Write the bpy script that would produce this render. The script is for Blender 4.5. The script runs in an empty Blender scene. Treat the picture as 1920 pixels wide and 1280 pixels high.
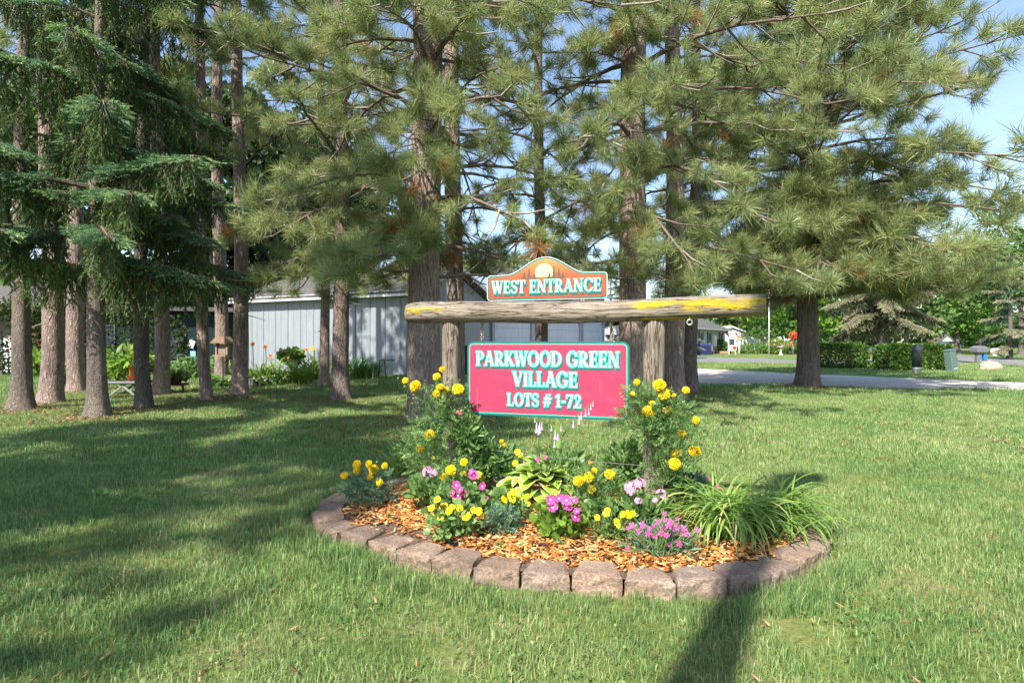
import bpy, math, random
import numpy as np
from mathutils import Vector, Matrix, noise

# ------------------------------------------------------------------ camera, sky, sun, exposure
F, H = 1100.0, 1.45                      # focal length in pixels of the 1920 px wide photograph, eye height
sc = bpy.context.scene
cam = bpy.data.objects.new('camera', bpy.data.cameras.new('camera'))
sc.collection.objects.link(cam); sc.camera = cam
cam.location = (0, 0, H); cam.rotation_euler = (math.pi/2, 0, 0)
cam.data.sensor_width = 36; cam.data.lens = F/1920*36
cam.data.clip_start = 0.05; cam.data.clip_end = 3000

SUN_DIR = Vector((-0.515, -0.857, 0)).normalized()
ELEV = math.radians(46)
TO_SUN = Vector((SUN_DIR.x*math.cos(ELEV), SUN_DIR.y*math.cos(ELEV), math.sin(ELEV)))
world = bpy.data.worlds.new('World'); sc.world = world; world.use_nodes = True
wn = world.node_tree
sky = wn.nodes.new('ShaderNodeTexSky'); sky.sky_type = 'NISHITA'; sky.sun_disc = False
sky.sun_elevation = ELEV; sky.sun_rotation = math.atan2(SUN_DIR.x, SUN_DIR.y) % (2*math.pi)
sky.air_density = 1.0; sky.dust_density = 0.7; sky.ozone_density = 1.2
bg = wn.nodes['Background']; bg.inputs['Strength'].default_value = 0.13
_tc = wn.nodes.new('ShaderNodeTexCoord'); _mp = wn.nodes.new('ShaderNodeMapping'); _mp.inputs['Scale'].default_value = (1.6, 1.6, 7)
_cn = wn.nodes.new('ShaderNodeTexNoise'); _cn.inputs['Scale'].default_value = 2.2; _cn.inputs['Detail'].default_value = 7; _cn.inputs['Roughness'].default_value = .62
_cr = wn.nodes.new('ShaderNodeValToRGB'); _cr.color_ramp.elements[0].position = .48; _cr.color_ramp.elements[1].position = .82; _cr.color_ramp.elements[1].color = (.2, .2, .2, 1)
_cm = wn.nodes.new('ShaderNodeMix'); _cm.data_type = 'RGBA'; _cm.inputs[7].default_value = (5.2, 5.5, 5.9, 1)
wn.links.new(_tc.outputs['Generated'], _mp.inputs[0]); wn.links.new(_mp.outputs[0], _cn.inputs['Vector']); wn.links.new(_cn.outputs['Fac'], _cr.inputs[0])
wn.links.new(_cr.outputs[0], _cm.inputs[0]); wn.links.new(sky.outputs[0], _cm.inputs[6]); wn.links.new(_cm.outputs[2], bg.inputs['Color'])
sl = bpy.data.lights.new('sun', 'SUN'); sl.energy = 5.0; sl.angle = math.radians(0.55); sl.color = (1, 0.94, 0.84)
sun = bpy.data.objects.new('sun', sl); sc.collection.objects.link(sun)
sun.rotation_euler = (-TO_SUN).to_track_quat('-Z', 'Y').to_euler()
sun.location = TO_SUN*60
sc.view_settings.view_transform = 'Standard'; sc.view_settings.look = 'None'
sc.view_settings.exposure = 1.12; sc.view_settings.gamma = 1.0
sc.cycles.max_bounces = 6; sc.cycles.diffuse_bounces = 3; sc.cycles.transmission_bounces = 3
sc.cycles.transparent_max_bounces = 4; sc.cycles.caustics_reflective = False; sc.cycles.caustics_refractive = False

# ------------------------------------------------------------------ helpers
def at(px, py, Y): return Vector(((px-960)*Y/F, Y, H-(py-640)*Y/F))
def gr(px, py, z=0.0):
    Y = (H-z)*F/(py-640); return Vector(((px-960)*Y/F, Y, z))
def R(s): return np.random.default_rng(s)

def tag(o, label=None, cat=None, group=None, kind=None):
    if label: o['label'] = label
    if cat: o['category'] = cat
    if group: o['group'] = group
    if kind: o['kind'] = kind
    return o
def thing(name, label, cat, loc=(0, 0, 0), group=None):
    o = bpy.data.objects.new(name, None); sc.collection.objects.link(o)
    o.location = loc; o.empty_display_size = 0.1
    return tag(o, label, cat, group)
def wloc(o):
    v = Vector((0, 0, 0))
    while o is not None:
        v += Vector(o.location); o = o.parent
    return v

class Geo:
    def __init__(s): s.v = []; s.f = []; s.mi = []; s.m = 0
    def add(s, vs, fs):
        b = len(s.v); s.v += [tuple(p) for p in vs]
        for q in fs: s.f.append(tuple(b+i for i in q)); s.mi.append(s.m)
        return s
    def box(s, c, d, rot=None, bev=0.0):
        x, y, z = d[0]/2, d[1]/2, d[2]/2
        if bev > 0:
            b = min(bev, x*.9, y*.9, z*.9); vs = []; 
            # chamfered box: 24 vertices
            pts = []
            for sx in (-1, 1):
                for sy in (-1, 1):
                    for sz in (-1, 1):
                        pts += [(sx*x, sy*(y-b), sz*(z-b)), (sx*(x-b), sy*y, sz*(z-b)), (sx*(x-b), sy*(y-b), sz*z)]
            def k(sx, sy, sz, a): return ((sx > 0)*4+(sy > 0)*2+(sz > 0))*3+a
            fs = []
            for q in (-1, 1):
                fs.append((k(q,-1,-1,0), k(q,1,-1,0), k(q,1,1,0), k(q,-1,1,0)))
                fs.append((k(-1,q,-1,1), k(1,q,-1,1), k(1,q,1,1), k(-1,q,1,1)))
                fs.append((k(-1,-1,q,2), k(1,-1,q,2), k(1,1,q,2), k(-1,1,q,2)))
                for r in (-1, 1):
                    fs.append((k(q,r,-1,0), k(q,r,1,0), k(q,r,1,1), k(q,r,-1,1)))
                    fs.append((k(q,-1,r,0), k(q,1,r,0), k(q,1,r,2), k(q,-1,r,2)))
                    fs.append((k(-1,q,r,1), k(1,q,r,1), k(1,q,r,2), k(-1,q,r,2)))
                    for t in (-1, 1): fs.append((k(q,r,t,0), k(q,r,t,1), k(q,r,t,2)))
        else:
            pts = [(sx*x, sy*y, sz*z) for sx in (-1,1) for sy in (-1,1) for sz in (-1,1)]
            fs = [(0,1,3,2),(4,6,7,5),(0,4,5,1),(2,3,7,6),(0,2,6,4),(1,5,7,3)]
        c = Vector(c)
        pts = [(rot @ Vector(p) if rot else Vector(p))+c for p in pts]
        return s.add(pts, fs)
    def tube(s, pts, rad, n=8, cap=True, wob=0.0, seed=0):
        pts = [Vector(p) for p in pts]; m = len(pts)
        if not hasattr(rad, '__len__'): rad = [rad]*m
        vs = []; fs = []; prev = None
        for i, p in enumerate(pts):
            d = (pts[min(i+1, m-1)]-pts[max(i-1, 0)])
            if d.length < 1e-9: d = Vector((0, 0, 1))
            d.normalize()
            a = d.orthogonal().normalized() if prev is None else (prev-d*prev.dot(d)).normalized()
            prev = a; b = d.cross(a)
            for k in range(n):
                t = 2*math.pi*k/n; r = rad[i]
                q = a*math.cos(t)+b*math.sin(t)
                if wob: r *= 1+wob*noise.noise(Vector((q.x*1.7+seed, q.y*1.7, p.z*.8+q.z)))+wob*.5*noise.noise(Vector((q.x*5+seed, q.y*5, p.z*2.5)))
                vs.append(p+q*r)
        for i in range(m-1):
            for k in range(n):
                k2 = (k+1) % n
                fs.append((i*n+k, i*n+k2, (i+1)*n+k2, (i+1)*n+k))
        if cap:
            fs.append(tuple(range(n-1, -1, -1))); fs.append(tuple((m-1)*n+k for k in range(n)))
        return s.add(vs, fs)
    def lathe(s, prof, c=(0, 0, 0), n=16, sx=1.0, sy=1.0):
        c = Vector(c); vs = []; fs = []; m = len(prof)
        for (r, z) in prof:
            for k in range(n):
                t = 2*math.pi*k/n; vs.append(c+Vector((r*math.cos(t)*sx, r*math.sin(t)*sy, z)))
        for i in range(m-1):
            for k in range(n):
                k2 = (k+1) % n; fs.append((i*n+k, i*n+k2, (i+1)*n+k2, (i+1)*n+k))
        fs.append(tuple(range(n-1, -1, -1))); fs.append(tuple((m-1)*n+k for k in range(n)))
        return s.add(vs, fs)
    def prism(s, outline, o, u, v, w):        # outline (a,b) in plane o+a*u+b*v, thickness vector w
        o, u, v, w = Vector(o), Vector(u), Vector(v), Vector(w); n = len(outline)
        A = [o+u*a+v*b for a, b in outline]; B = [p+w for p in A]
        fs = [tuple(range(n-1, -1, -1)), tuple(range(n, 2*n))]
        fs += [(i, (i+1) % n, n+(i+1) % n, n+i) for i in range(n)]
        return s.add(A+B, fs)
    def ring(s, c, r, t, nrm=(0, 1, 0), n=14, m=6, sx=1.0):
        nrm = Vector(nrm).normalized(); a = nrm.orthogonal().normalized(); b = nrm.cross(a); c = Vector(c)
        vs = []; fs = []
        for i in range(n):
            th = 2*math.pi*i/n; d = a*math.cos(th)+b*math.sin(th)*sx
            for j in range(m):
                ph = 2*math.pi*j/m; vs.append(c+d*r+d.normalized()*t*math.cos(ph)+nrm*t*math.sin(ph))
        for i in range(n):
            for j in range(m):
                i2, j2 = (i+1) % n, (j+1) % m; fs.append((i*m+j, i2*m+j, i2*m+j2, i*m+j2))
        return s.add(vs, fs)

def finish(name, me, mat, parent, smooth):
    for m in (mat if isinstance(mat, (list, tuple)) else [mat]): me.materials.append(m)
    if smooth: me.polygons.foreach_set('use_smooth', [True]*len(me.polygons))
    o = bpy.data.objects.new(name, me); sc.collection.objects.link(o)
    if parent is not None: o.parent = parent
    return o
def part(name, g, mat, parent=None, smooth=False, bevel=0.0):
    off = wloc(parent)
    me = bpy.data.meshes.new(name)
    me.from_pydata([(p[0]-off.x, p[1]-off.y, p[2]-off.z) for p in g.v], [], g.f)
    if isinstance(mat, (list, tuple)): me.polygons.foreach_set('material_index', g.mi)
    me.update()
    o = finish(name, me, mat, parent, smooth)
    if bevel:
        b = o.modifiers.new('bevel', 'BEVEL'); b.width = bevel; b.segments = 2; b.limit_method = 'ANGLE'
    return o
def npart(name, V, Fc, mat, parent=None, var=None, smooth=False, mi=None):
    off = wloc(parent); V = np.asarray(V, float)-np.array(off)
    n, m, k = len(V), len(Fc), Fc.shape[1]
    me = bpy.data.meshes.new(name)
    me.vertices.add(n); me.vertices.foreach_set('co', V.astype(np.float32).ravel())
    me.loops.add(m*k); me.loops.foreach_set('vertex_index', Fc.astype(np.int32).ravel())
    me.polygons.add(m); me.polygons.foreach_set('loop_start', np.arange(0, m*k, k, dtype=np.int32))
    if mi is not None: me.polygons.foreach_set('material_index', mi.astype(np.int32))
    me.update(calc_edges=True)
    if var is not None:
        a = me.attributes.new('var', 'FLOAT', 'POINT'); a.data.foreach_set('value', np.asarray(var, np.float32))
    return finish(name, me, mat, parent, smooth)

def frames(D, rng=None, roll=True):
    D = D/np.maximum(np.linalg.norm(D, axis=1, keepdims=True), 1e-9)
    up = np.where(np.abs(D[:, 2:3]) < .95, np.array([[0, 0, 1.]]), np.array([[1., 0, 0]]))
    X = np.cross(up, D); X /= np.linalg.norm(X, axis=1, keepdims=True); Y = np.cross(D, X)
    if roll:
        a = rng.uniform(0, 2*np.pi, len(D))[:, None]; X, Y = X*np.cos(a)+Y*np.sin(a), -X*np.sin(a)+Y*np.cos(a)
    return X, Y, D
def scatter(units, P, D, S, rng, var=None, roll=True, jit=.12):
    """copies of unit meshes [(V,F,dv)] with local +Z along D, at P, scaled S -> V,F,var"""
    P = np.asarray(P, float); D = np.asarray(D, float); S = np.broadcast_to(np.asarray(S, float), (len(P),))
    if var is None: var = rng.uniform(.2, .8, len(P))
    pick = rng.integers(0, len(units), len(P)); VV = []; FF = []; VR = []; base = 0
    X, Y, Z = frames(D, rng, roll)
    for i, (uv, uf, dv) in enumerate(units):
        k = np.where(pick == i)[0]
        if not len(k): continue
        A = P[k][:, None, :]+S[k][:, None, None]*(uv[None, :, 0:1]*X[k][:, None, :]+uv[None, :, 1:2]*Y[k][:, None, :]+uv[None, :, 2:3]*Z[k][:, None, :])
        nv = len(uv); FF.append((uf[None]+(np.arange(len(k))*nv)[:, None, None]+base).reshape(-1, uf.shape[1]))
        VV.append(A.reshape(-1, 3)); base += nv*len(k)
        VR.append((np.asarray(var)[k][:, None]+dv[None]).ravel())
    return np.concatenate(VV), np.concatenate(FF), np.concatenate(VR)
def merge(*parts):
    V = []; Fc = []; A = []; b = 0
    for v, f, a in parts: V.append(v); Fc.append(f+b); A.append(a); b += len(v)
    return np.concatenate(V), np.concatenate(Fc), np.concatenate(A)

# ------------------------------------------------------------------ materials
def newmat(name, rough=.8, spec=.25):
    m = bpy.data.materials.new(name); m.use_nodes = True; nt = m.node_tree; b = nt.nodes['Principled BSDF']
    b.inputs['Roughness'].default_value = rough; b.inputs['Specular IOR Level'].default_value = spec
    return m, nt, b
def N(nt, t, **kw):
    n = nt.nodes.new(t)
    for k, v in kw.items():
        if k in n.inputs: n.inputs[k].default_value = v
        else: setattr(n, k, v)
    return n
def ramp(nt, fac, stops, interp='LINEAR'):
    r = nt.nodes.new('ShaderNodeValToRGB'); r.color_ramp.interpolation = interp
    e = r.color_ramp.elements
    while len(e) < len(stops): e.new(0.5)
    for i, (p, c) in enumerate(stops): e[i].position = p; e[i].color = (*c, 1)
    nt.links.new(fac, r.inputs[0]); return r
def coords(nt, scale=(1, 1, 1), kind='Object'):
    if kind == 'World': src = nt.nodes.new('ShaderNodeNewGeometry').outputs['Position']
    else: src = nt.nodes.new('ShaderNodeTexCoord').outputs[kind]
    m = nt.nodes.new('ShaderNodeMapping'); m.inputs['Scale'].default_value = scale
    nt.links.new(src, m.inputs[0]); return m.outputs[0]
def bump(nt, b, h, strength=.4, dist=.02):
    n = nt.nodes.new('ShaderNodeBump'); n.inputs['Strength'].default_value = strength; n.inputs['Distance'].default_value = dist
    nt.links.new(h, n.inputs['Height']); nt.links.new(n.outputs[0], b.inputs['Normal'])
def noise_tex(nt, co, scale, detail=4, rough=.6, dist=0.0):
    n = N(nt, 'ShaderNodeTexNoise'); n.inputs['Scale'].default_value = scale; n.inputs['Detail'].default_value = detail
    n.inputs['Roughness'].default_value = rough; n.inputs['Distortion'].default_value = dist
    nt.links.new(co, n.inputs['Vector']); return n.outputs['Fac']
def math_(nt, op, a, b=None, c=None):
    n = nt.nodes.new('ShaderNodeMath'); n.operation = op
    for i, x in enumerate((a, b, c)):
        if x is None: continue
        if isinstance(x, (int, float)): n.inputs[i].default_value = x
        else: nt.links.new(x, n.inputs[i])
    return n.outputs[0]
def mix(nt, fac, a, b, mode='MIX'):
    n = nt.nodes.new('ShaderNodeMix'); n.data_type = 'RGBA'; n.blend_type = mode
    for s, x in ((0, fac), (6, a), (7, b)):
        if isinstance(x, (int, float)): n.inputs[s].default_value = x
        elif isinstance(x, tuple): n.inputs[s].default_value = (*x, 1)
        else: nt.links.new(x, n.inputs[s])
    return n.outputs[2]
def plain(name, col, rough=.6, spec=.3, var=.15, scale=8, bmp=0.0, metal=0.0):
    m, nt, b = newmat(name, rough, spec)
    co = coords(nt); f = noise_tex(nt, co, scale, 5, .65)
    lo = tuple(c*(1-var) for c in col); hi = tuple(min(1, c*(1+var)) for c in col)
    nt.links.new(ramp(nt, f, [(.3, lo), (.7, hi)]).outputs[0], b.inputs['Base Color'])
    b.inputs['Metallic'].default_value = metal
    if bmp: bump(nt, b, f, bmp, .01)
    return m
def leafmat(name, stops, trans=.35, rough=.5, spec=.3, nscale=1.2, namp=.35, interp='LINEAR', island=.25):
    """leaf colour from the stored 'var' plus a world noise; stops over 0..1"""
    m, nt, b = newmat(name, rough, spec)
    a = N(nt, 'ShaderNodeAttribute', attribute_name='var').outputs['Fac']
    co = coords(nt, kind='World'); f = noise_tex(nt, co, nscale, 2, .5)
    isl = nt.nodes.new('ShaderNodeNewGeometry').outputs['Random Per Island']
    x = math_(nt, 'MULTIPLY_ADD', f, namp, a); x = math_(nt, 'MULTIPLY_ADD', isl, island, x)
    x = math_(nt, 'SUBTRACT', x, namp*.5+island*.5)
    c = ramp(nt, x, stops, interp).outputs[0]
    nt.links.new(c, b.inputs['Base Color'])
    t = nt.nodes.new('ShaderNodeBsdfTranslucent'); nt.links.new(mix(nt, .35, c, (.55, .6, .05), 'MULTIPLY') if False else c, t.inputs['Color'])
    ms = nt.nodes.new('ShaderNodeMixShader'); ms.inputs[0].default_value = trans
    nt.links.new(b.outputs[0], ms.inputs[1]); nt.links.new(t.outputs[0], ms.inputs[2])
    nt.links.new(ms.outputs[0], nt.nodes['Material Output'].inputs['Surface'])
    return m

def bark_mat(name, crack, plate, light, sc_=7.0, stretch=.28):
    m, nt, b = newmat(name, .95, .1)
    co = coords(nt, (1, 1, stretch*.55))
    r1 = noise_tex(nt, co, sc_*1.1, 3, .55, .6); r2 = noise_tex(nt, coords(nt, (1, 1, stretch)), sc_*2.4, 4, .6, .4)
    e1 = math_(nt, 'ABSOLUTE', math_(nt, 'SUBTRACT', r1, .5)); e2 = math_(nt, 'ABSOLUTE', math_(nt, 'SUBTRACT', r2, .5))
    vo = N(nt, 'ShaderNodeTexVoronoi', feature='DISTANCE_TO_EDGE'); vo.inputs['Scale'].default_value = sc_*2.0
    cn = N(nt, 'ShaderNodeTexNoise'); cn.inputs['Scale'].default_value = 9; nt.links.new(coords(nt), cn.inputs['Vector'])
    sv = nt.nodes.new('ShaderNodeVectorMath'); sv.operation = 'MULTIPLY_ADD'; sv.inputs[1].default_value = (.10, .10, .10)
    nt.links.new(cn.outputs['Color'], sv.inputs[0]); nt.links.new(coords(nt, (1, 1, stretch)), sv.inputs[2]); nt.links.new(sv.outputs[0], vo.inputs['Vector'])
    e = math_(nt, 'MINIMUM', math_(nt, 'MULTIPLY', e1, 7.0), math_(nt, 'MULTIPLY_ADD', e2, 6.0, .15))
    e = math_(nt, 'MINIMUM', math_(nt, 'MINIMUM', e, math_(nt, 'MULTIPLY_ADD', vo.outputs['Distance'], 5.0, .12)), 1.0)
    fine = noise_tex(nt, coords(nt, (1, 1, .35)), 34, 6, .7)
    pl = ramp(nt, fine, [(.3, tuple(c*.62 for c in plate)), (.52, plate), (.75, light)]).outputs[0]
    big = ramp(nt, noise_tex(nt, coords(nt, (1, 1, .5)), 2.2, 3), [(.35, (.72, .73, .78)), (.65, (1.18, 1.1, 1.04))]).outputs[0]
    pl = mix(nt, 1.0, pl, big, 'MULTIPLY')
    f = ramp(nt, e, [(.0, (.05, .05, .05)), (.22, (.66, .66, .66)), (.5, (1, 1, 1))]).outputs[0]
    nt.links.new(mix(nt, f, crack, pl), b.inputs['Base Color'])
    bump(nt, b, math_(nt, 'MULTIPLY_ADD', fine, .45, e), 1.0, .035)
    return m

M = {}
M['bark_pine'] = bark_mat('pine_bark', (.08, .064, .058), (.29, .23, .205), (.47, .40, .365))
M['bark_red'] = bark_mat('red_pine_bark', (.12, .088, .076), (.42, .325, .285), (.60, .52, .47), 6, .3)
M['bark_spruce'] = bark_mat('spruce_bark', (.10, .082, .07), (.39, .335, .285), (.58, .52, .46), 16, .6)
M['bark_grey'] = bark_mat('grey_bark', (.07, .062, .056), (.23, .205, .18), (.37, .34, .31), 10, .3)
M['twig'] = plain('branch_bark', (.15, .115, .09), .9, .1, .45, 14)
M['dead_twig'] = plain('dead_twig_bark', (.27, .24, .20), .9, .1, .35, 10)
G_ = lambda *c: c
M['needle'] = leafmat('pine_needles', [(0, (.09, .135, .058)), (.35, (.205, .27, .10)), (.7, (.34, .40, .16)), (.97, (.46, .48, .22)), (1.0, (.40, .19, .075))], .46, .38, .5, .8, .25)
M['needle_back'] = leafmat('shaded_pine_needles', [(0, (.018, .038, .022)), (.5, (.045, .078, .032)), (1, (.10, .14, .05))], .2, .5, .3, .8, .3)
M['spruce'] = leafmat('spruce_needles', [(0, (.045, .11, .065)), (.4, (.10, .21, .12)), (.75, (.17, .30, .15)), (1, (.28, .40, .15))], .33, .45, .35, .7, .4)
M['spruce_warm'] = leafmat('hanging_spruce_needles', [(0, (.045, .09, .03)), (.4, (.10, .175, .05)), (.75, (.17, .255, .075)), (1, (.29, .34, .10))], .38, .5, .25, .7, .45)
M['spruce_tan'] = leafmat('old_spruce_needles', [(0, (.10, .13, .085)), (.5, (.25, .26, .155)), (1, (.42, .39, .25))], .25, .7, .15, .5, .4)
M['blue_spruce'] = leafmat('blue_spruce_needles', [(0, (.06, .10, .095)), (.5, (.14, .20, .18)), (1, (.25, .32, .29))], .2, .6, .2, .8, .3)
M['leaf_dark'] = leafmat('dark_broad_leaves', [(0, (.014, .032, .012)), (.5, (.034, .066, .02)), (1, (.08, .13, .03))], .35, .5, .3, .4, .5)
M['leaf_bright'] = leafmat('bright_broad_leaves', [(0, (.07, .15, .025)), (.5, (.15, .29, .04)), (1, (.27, .41, .07))], .45, .5, .3, .3, .5)
M['leaf_mid'] = leafmat('mid_broad_leaves', [(0, (.045, .10, .028)), (.5, (.10, .19, .05)), (1, (.18, .29, .08))], .4, .5, .3, .3, .5)
M['hedge'] = leafmat('hedge_leaves', [(0, (.025, .06, .012)), (.5, (.065, .145, .022)), (1, (.16, .26, .04))], .3, .4, .4, 2.0, .5)
M['plant'] = leafmat('garden_leaves', [(0, (.075, .16, .045)), (.5, (.17, .30, .09)), (1, (.30, .43, .14))], .4, .42, .4, 6, .35)
M['plant_blue'] = leafmat('blue_green_leaves', [(0, (.06, .13, .07)), (.5, (.135, .24, .14)), (1, (.24, .36, .22))], .3, .5, .3, 6, .35)
M['lily'] = leafmat('daylily_leaves', [(0, (.09, .18, .03)), (.5, (.21, .35, .07)), (.9, (.34, .47, .12)), (1, (.52, .46, .2))], .4, .33, .5, 3, .3)
M['lime'] = leafmat('lime_leaves', [(0, (.09, .18, .025)), (.5, (.20, .34, .05)), (1, (.34, .48, .10))], .4, .45, .4, 3, .4)
M['hosta'] = leafmat('hosta_leaf', [(0, (.15, .27, .03)), (.42, (.34, .50, .065)), (.78, (.42, .55, .10)), (.88, (.68, .72, .45)), (1, (.76, .76, .55))], .3, .35, .5, 4, .12, island=.12)
def petal(name, lo, hi, tr=.25):
    return leafmat(name, [(0, lo), (.6, hi), (1, hi)], tr, .5, .2, 20, .15, island=.35)
M['yellow'] = petal('yellow_petals', (.42, .24, .004), (.74, .54, .010))
M['pansy'] = petal('deep_yellow_petals', (.48, .31, .003), (.74, .56, .006))
M['pink'] = leafmat('pink_petunia_petals', [(0, (.85, .75, .45)), (.12, (.88, .62, .70)), (.2, (.60, .045, .27)), (.8, (.78, .10, .42)), (1, (.85, .3, .55))], .25, .5, .2, 15, .08, island=.1)
M['mauve'] = petal('pale_pink_petals', (.62, .24, .46), (.82, .50, .68))
M['magenta'] = petal('magenta_petals', (.45, .03, .22), (.72, .09, .40))
M['white_bell'] = petal('pale_lilac_petals', (.55, .48, .58), (.80, .74, .82))
M['orange_petal'] = petal('orange_petals', (.65, .16, .02), (.85, .30, .04))
M['salmon'] = petal('salmon_petals', (.7, .2, .2), (.85, .42, .42))
M['stem'] = plain('green_stem', (.10, .18, .05), .6, .3, .3, 20)

# lawn soil and grass
def lawn_mat():
    m, nt, b = newmat('lawn_ground', .95, .1)
    co = coords(nt, kind='World'); f = noise_tex(nt, co, 1.3, 6, .7); g = noise_tex(nt, co, .16, 3, .6); h = noise_tex(nt, co, 25, 3, .7)
    a = ramp(nt, f, [(.3, (.075, .10, .03)), (.5, (.13, .16, .05)), (.62, (.19, .17, .085)), (.75, (.25, .22, .12))]).outputs[0]
    d = ramp(nt, g, [(.4, (.9, 1.0, .9)), (.65, (1.35, 1.2, 1.1))]).outputs[0]
    a = mix(nt, 1, a, d, 'MULTIPLY'); a = mix(nt, .8, a, ramp(nt, h, [(.3, (.5, .5, .5)), (.7, (1.3, 1.3, 1.2))]).outputs[0], 'MULTIPLY')
    nt.links.new(a, b.inputs['Base Color']); bump(nt, b, h, .6, .03); return m
M['lawn'] = lawn_mat()
def grass_mat():
    m, nt, b = newmat('grass_blades', .5, .3)
    a = N(nt, 'ShaderNodeAttribute', attribute_name='var').outputs['Fac']
    co = coords(nt, kind='World'); f = noise_tex(nt, co, .55, 4, .6); g = noise_tex(nt, co, 2.6, 3, .6)
    x = math_(nt, 'MULTIPLY_ADD', f, .95, a); x = math_(nt, 'MULTIPLY_ADD', g, .6, x); x = math_(nt, 'SUBTRACT', x, .84)
    c = ramp(nt, x, [(0, (.09, .185, .054)), (.35, (.20, .31, .096)), (.65, (.32, .41, .15)), (.85, (.44, .47, .22)), (1, (.58, .52, .32))]).outputs[0]
    nt.links.new(c, b.inputs['Base Color'])
    t = nt.nodes.new('ShaderNodeBsdfTranslucent'); nt.links.new(c, t.inputs['Color'])
    ms = nt.nodes.new('ShaderNodeMixShader'); ms.inputs[0].default_value = .3
    nt.links.new(b.outputs[0], ms.inputs[1]); nt.links.new(t.outputs[0], ms.inputs[2])
    nt.links.new(ms.outputs[0], nt.nodes['Material Output'].inputs['Surface']); return m
M['grass'] = grass_mat()
def speck(name, stops, scale, bmp=.5, rough=.95, scale2=1.0):
    m, nt, b = newmat(name, rough, .15)
    co = coords(nt, kind='World'); f = noise_tex(nt, co, scale, 6, .75); g = noise_tex(nt, co, scale2, 4, .6)
    c = ramp(nt, f, stops).outputs[0]
    c = mix(nt, 1, c, ramp(nt, g, [(.3, (.8, .8, .8)), (.7, (1.15, 1.13, 1.1))]).outputs[0], 'MULTIPLY')
    nt.links.new(c, b.inputs['Base Color']); bump(nt, b, f, bmp, .015); return m
M['gravel'] = speck('gravel', [(.3, (.36, .315, .275)), (.5, (.54, .485, .43)), (.7, (.66, .60, .54))], 22, .7, .95, .4)
M['asphalt'] = speck('asphalt', [(.3, (.13, .13, .14)), (.7, (.22, .22, .225))], 30, .3, .9, .15)
M['soil'] = speck('soil', [(.3, (.06, .042, .03)), (.6, (.16, .115, .085)), (.8, (.26, .20, .155))], 24, .8)
M['block'] = None
def block_mat():
    m, nt, b = newmat('concrete_block', .95, .15)
    co = coords(nt, kind='World'); f = noise_tex(nt, co, 60, 5, .75); g = noise_tex(nt, co, 4, 4, .6); k = noise_tex(nt, co, 1.7, 2)
    c = ramp(nt, g, [(.3, (.165, .122, .095)), (.5, (.24, .182, .145)), (.7, (.31, .25, .205))]).outputs[0]
    c = mix(nt, .9, c, ramp(nt, f, [(.32, (.45, .45, .45)), (.5, (1, 1, 1)), (.68, (1.7, 1.65, 1.55))]).outputs[0], 'MULTIPLY')
    c = mix(nt, 1, c, ramp(nt, k, [(.35, (.85, .85, .9)), (.65, (1.1, 1.05, 1)),]).outputs[0], 'MULTIPLY')
    rnd = nt.nodes.new('ShaderNodeObjectInfo').outputs['Random']; c = mix(nt, 1, c, ramp(nt, rnd, [(0, (.74, .74, .76)), (.5, (1, .99, .97)), (1, (1.16, 1.12, 1.06))]).outputs[0], 'MULTIPLY')
    nt.links.new(c, b.inputs['Base Color']); bump(nt, b, f, .9, .012); return m
M['block'] = block_mat()
M['chips'] = leafmat('orange_wood_chips', [(0, (.09, .045, .022)), (.12, (.24, .08, .022)), (.35, (.55, .20, .05)), (.7, (.74, .33, .10)), (1, (.80, .50, .25))], .05, .8, .15, 6, .35, island=.4)
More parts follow.
